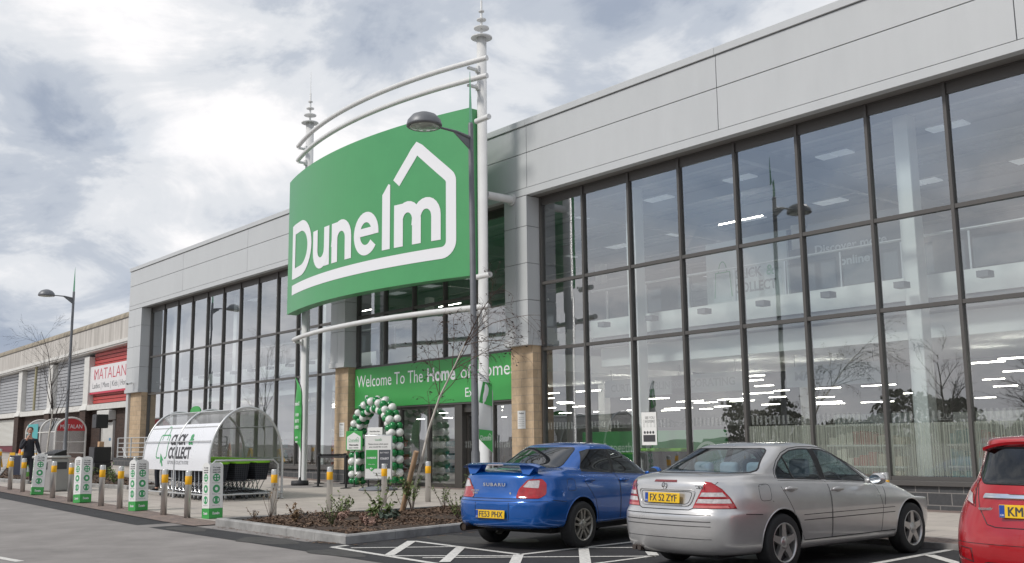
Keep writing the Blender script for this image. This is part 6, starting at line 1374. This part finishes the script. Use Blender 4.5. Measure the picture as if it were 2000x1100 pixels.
plate(B, -.998, .49, 'FE53 PHX', R_(3), tw=.42)
for s_, y, z, cp, w_ in (('SUBARU', .0, .885, .042, .40), ('SPORTWRX', .36, .80, .022, .15), ('WRX', .36, .765, .026, .10)):
    h = B.hit(REAR, y, z, .014); t = MB(); put_text(t, s_, facing((h.x, h.y, h.z - cp / 2), (0, -1, 0)), cp, w_, bold=.03, spacing=1.25 if s_ == 'SUBARU' else 1); t.build('badge_lettering', badge_m, B.t)
h = B.hit(REAR, -.28, .77, .004); MB().lathe([(0, 0), (.016, 0)], 12, axis='X', M=Matrix.Translation(h)).build('boot_lock', badge_m, B.t)
wing = MB(); n = 22; pr = [(-.13, .004), (-.06, .026), (.04, .020), (.12, -.006), (.04, -.018), (-.06, -.014)]; v = []
for i in range(n + 1):
    y = -.69 + 1.38 * i / n; e = abs(y) / .69; x0 = -.74 + .05 * e ** 2; z = 1.145 + .012 * (1 - e ** 2) - (.03 * max(0, (e - .85) / .15)); k = 1 - .25 * max(0, (e - .8) / .2)
    v += [(x0 + a * k, y, z + b * k) for a, b in pr]
k = len(pr); wing.add(v, [(i * k + j, i * k + (j + 1) % k, (i + 1) * k + (j + 1) % k, (i + 1) * k + j) for i in range(n) for j in range(k)] + [tuple(range(k)), tuple(range(n * k + k - 1, n * k - 1, -1))], True)
wo = wing.build('rear_wing', blue, B.t, auto=40)
for s_ in (-1, 1): MB().add([(-.80, s_ * .54, 1.02), (-.62, s_ * .54, 1.03), (-.62, s_ * .43, 1.04), (-.80, s_ * .43, 1.03), (-.76, s_ * .62, 1.134), (-.66, s_ * .62, 1.134), (-.66, s_ * .34, 1.140), (-.76, s_ * .34, 1.140)], [(0, 1, 5, 4), (1, 2, 6, 5), (2, 3, 7, 6), (3, 0, 4, 7), (4, 5, 6, 7)]).build('wing_support', blue, wo)
MB().box(-.876, -.868, -.14, .14, 1.148, 1.160).build('brake_light', mat('brake_light_pale', (.5, .42, .42), .2, coat=1), wo)
for x in (0, 2.525):
    for y in (-.765, .765): wheel(B.t, x, y, .318, .205, 'twin', alloy_d)
mirror(B, 1.80, .85, 1.0, -1, blue); mirror(B, 1.80, .85, 1.0, 1, blue)
seats(B, seat_d, ((1.15, .36), (1.15, -.36), (.32, .38), (.32, -.38)), top=1.08); interior(B, -.25, 2.12, .66, .97, seat_d)
MB().box(-.4, 3.1, -.6, .6, .21, .33).box(-.8, -.41, -.55, .55, .29, .36).build('underbody', under_m, B.t)
MB().tube([(-1.0, .50, .30), (-.55, .50, .30)], .058, 14, caps=False).lathe([(.0, -.98), (.05, -.98)], 14, (0, .5, .30), 'X').build('exhaust', mat('exhaust_burnt', (.10, .075, .06), .35, metal=.8), B.t)
finish(B)
# ---------------------------------------------------------------- red hatchback
red = paintm('paint_red', (.40, .006, .012), .15, .22)
def hatch_rings():
    B = lambda **k: k; xf, xr, hw = 3.24, -.70, .862; dk = pw([(-.7, 1.06), (0, 1.03), (1.2, .97), (2.1, .95), (2.7, .86), (3.1, .72)]); ed = pw([(-.7, 1.02), (0, .985), (1.2, .93), (2.1, .90), (2.7, .82), (3.1, .68)])
    return [B(xf=xf - .2, xr=xr + .16, w=hw - .14, cf=.35, cr=.25, z=.20), B(xf=xf - .06, xr=xr + .03, w=hw - .05, cf=.42, cr=.24, z=.24), B(xf=xf, xr=xr - .005, w=hw, cf=.5, cr=.28, z=.40), B(xf=xf, xr=xr, w=hw + .004, cf=.52, cr=.29, z=.56), B(xf=xf - .02, xr=xr + .015, w=hw + .004, cf=.52, cr=.30, z=.66), B(xf=xf - .05, xr=xr + .05, w=hw, cf=.54, cr=.34, z=lambda x: .70 * .5 + ed(x) * .5 - .04),
            B(xf=xf - .14, xr=xr + .06, w=hw - .03, cf=.6, cr=.44, z=lambda x: ed(x) - .06), B(xf=xf - .25, xr=xr + .085, w=hw - .065, cf=.62, cr=.42, z=lambda x: ed(x)), B(xf=xf - .5, xr=xr + .11, w=hw - .10, cf=.6, cr=.40, z=lambda x: dk(x), crown=.03), B(xf=2.32, xr=xr + .125, w=hw - .11, cf=.34, cr=.38, z=lambda x: dk(x) + .03, tr=.92),
            B(xf=1.85, xr=xr + .19, w=hw - .165, cf=.28, cr=.34, z=1.24, tf=.95, tr=.90), B(xf=1.42, xr=xr + .24, w=hw - .245, cf=.18, cr=.26, z=1.405, tr=.92), B(xf=1.3, xr=xr + .24, w=hw - .285, cf=.16, cr=.22, z=1.445, tr=.93), B(xf=1.1, xr=xr + .34, w=hw - .42, cf=.14, cr=.16, z=1.468)]
H = Car('red_hatchback', 'red hatchback partly cut off by the right edge with a dark rear window', (16.46, -8.68, 0), R_(89.5), hatch_rings(), .015, red)
arches(H, 2.489, .35, .325)
for pj in (RIGHT, LEFT): H.pane([(-.05, 1.06), (.9, 1.02), (1.9, .985), (1.45, 1.28), (1.2, 1.36), (.3, 1.38), (.05, 1.3)], pj, 'window', glass_dark)
H.pane(rounded([(-.46, 1.06), (.46, 1.06), (.52, 1.14), (.46, 1.37), (-.46, 1.37), (-.52, 1.14)], .07), REAR, 'rear_window', glass_dark, keep=lambda p: p.x < .2 and p.z > 1.0, border=.012)
H.pane(rounded([(-.62, 1.0), (.62, 1.0), (.49, 1.37), (-.49, 1.37)], .06), FRONT, 'windscreen', glass_dark, keep=lambda p: p.x > 1.2 and p.z > .96)
lamp_unit(H, [(-.03, .86), (.12, .90), (.155, 1.0), (.17, 1.13), (.15, 1.21), (.07, 1.10), (.005, .97)], [([(.0, .88), (.115, .91), (.14, .99), (.055, .97)], clear_l), ([(.09, 1.04), (.155, 1.04), (.16, 1.13), (.135, 1.17)], amber_l)])
H.seam(REAR, [(-.51, 1.05), (-.47, .85), (-.39, .715), (-.31, .695), (.31, .695), (.39, .715), (.47, .85), (.51, 1.05)], .005)
H.seam(REAR, [(-.80, .55), (.80, .55)], .003)
fs = cut(H.bm, rounded([(-.43, .935), (.43, .935), (.41, .975), (-.41, .975)], .015), REAR, .1, lambda p: p.x < 0); lift(H.bm, fs, 'chrome_strip', chrome_m, H.t, .014, True, .012)
plate(H, -.672, .835, 'KM62 FYP', R_(5), tw=.40)
for y, s_ in ((.40, 'econetic'),): 
    h = H.hit(REAR, y, .845, .012); t = MB(); put_text(t, s_, facing((h.x, h.y, h.z - .01), (0, -1, 0)), .026, .13, bold=.05); t.build('badge_lettering', chrome_m, H.t)
for pj, sg in ((RR, 0), (RL, 0)):
    fs = cut(H.bm, [(-.05, .40), (.09, .43), (.08, .50), (-.04, .49)], pj, .05, lambda p: p.x < 0); lift(H.bm, fs, 'reflector', red_l, H.t, .004); H.seam(pj, [(-.06, .39), (.12, .42), (.10, .51), (-.05, .50)], .004, close=True)
fs = cut(H.bm, rounded([(-.52, .21), (.52, .21), (.44, .40), (-.44, .40)], .05), REAR, .0, lambda p: p.x < 0); lift(H.bm, fs, 'lower_bumper', trim_b, H.t, .004)
sp_ = MB(); v = []; n = 18
for i in range(n + 1):
    y = -.47 + .94 * i / n; e = abs(y) / .47; v += [(-.20 + .02 * e, y, 1.462 - .03 * e * e), (-.525 + .08 * e * e, y, 1.425 - .055 * e ** 3), (-.515 + .08 * e * e, y, 1.40 - .055 * e ** 3), (-.36, y, 1.385 - .05 * e * e)]
sp_.add(v, [(i * 4 + j, i * 4 + j + 1, i * 4 + j + 5, i * 4 + j + 4) for i in range(n) for j in range(3)] + [(0, 1, 2, 3), (4 * n + 3, 4 * n + 2, 4 * n + 1, 4 * n)], True).build('roof_spoiler', red, H.t, auto=35)
for x in (0, 2.489):
    for y in (-.755, .755): wheel(H.t, x, y, .30, .195, 'star', alloy)
mirror(H, 1.75, .87, 1.03, 1, red); mirror(H, 1.75, .87, 1.03, -1, red)
seats(H, seat_d, ((1.1, .36), (1.1, -.36), (.28, .34), (.28, -.34)), top=1.04); interior(H, -.3, 2.1, .64, .98, seat_d)
MB().box(-.5, 2.9, -.6, .6, .18, .30).build('underbody', under_m, H.t)
finish(H)
TWIG[0] = .008
# ================================================================ WHAT STANDS BEHIND THE PHOTOGRAPHER (mirrored in the shop glass)
for i, (x, y, h, sd) in enumerate(((-14, -72, 9, 1), (-5, -78, 9, 2), (3, -70, 8, 4), (10, -80, 9, 6), (19, -76, 8.5, 7), (30, -80, 9, 8), (44, -74, 9, 9), (-27, -75, 9, 10), (62, -80, 10, 11), (-20, -82, 8, 12), (24, -84, 9, 13))):
    bare_tree(x, y, h, 100 + sd, 'bare winter tree at the far side of the car park', twig, .22, 8, depth=3, grp='bare trees across the car park', clear=.22, wide=.9, zz=road_z(x))
hd = MB(); R3 = random.Random(4)
for i in range(22000):
    x = R3.uniform(-60, 100); h = 4.6 + 1.5 * math.sin(x * .31) + .8 * math.sin(x * .83 + 1); z = R3.uniform(0, 1) ** .8 * h; y = -86 + R3.uniform(-1.6, 1.6); a = R3.uniform(0, 6.28); s = R3.uniform(.12, .38)
    hd.add([(x - s * math.cos(a), y - s * math.sin(a), z), (x, y, z + s), (x + s * math.cos(a), y + s * math.sin(a), z), (x, y, z - s * .7)], [(0, 1, 2, 3)])
o = hd.build('hedgerow', mat('hedge_brown', (.04, .035, .022), .9, var=.5, scale=.8, var2=(.055, .07, .03))); struct(o, 'stuff'); o['label'] = 'dark hedgerow along the far side of the car park'; o['category'] = 'hedge'
lamp(14.5, -34, R_(90), 'double headed street lamp out in the car park', True)
lamp(1.5, -36, R_(90), 'double headed street lamp farther out in the car park', True)
lamp(24, -30, R_(180), 'single street lamp behind the parked cars', False)
for i, (x, y, s, col) in enumerate(((6, -27, 1, (.62, .62, .6)), (11.5, -27.2, 1, (.05, .06, .07)), (17, -27, 1, (.6, .6, .62)), (22.5, -27.1, 1, (.25, .03, .03)), (28, -27, 1, (.6, .6, .6)))):
    r = S.t.copy(); COL.objects.link(r); r.location = (x, y, 0); r.rotation_euler = (0, 0, R_(90) if i % 2 else R_(-90)); r['label'] = ['white saloon at the left end of the row across the aisle', 'dark teal saloon in the row across the aisle', 'white saloon in the middle of the row across the aisle', 'maroon saloon in the row across the aisle', 'white saloon at the right end of the row across the aisle'][i]; r['group'] = 'cars parked across the aisle'; r.name = 'parked_car'
    pm = mat('paint_far_%d' % i, col, .3, coat=1)
    for c in [k for k in COL.objects if k.parent == S.t]:
        q = c.copy(); COL.objects.link(q); q.parent = r
        if q.type == 'MESH' and q.data.materials and q.data.materials[0] == silver: q.data = q.data.copy(); q.data.materials[0] = pm
        for c2 in [k for k in COL.objects if k.parent == c]: q2 = c2.copy(); COL.objects.link(q2); q2.parent = q
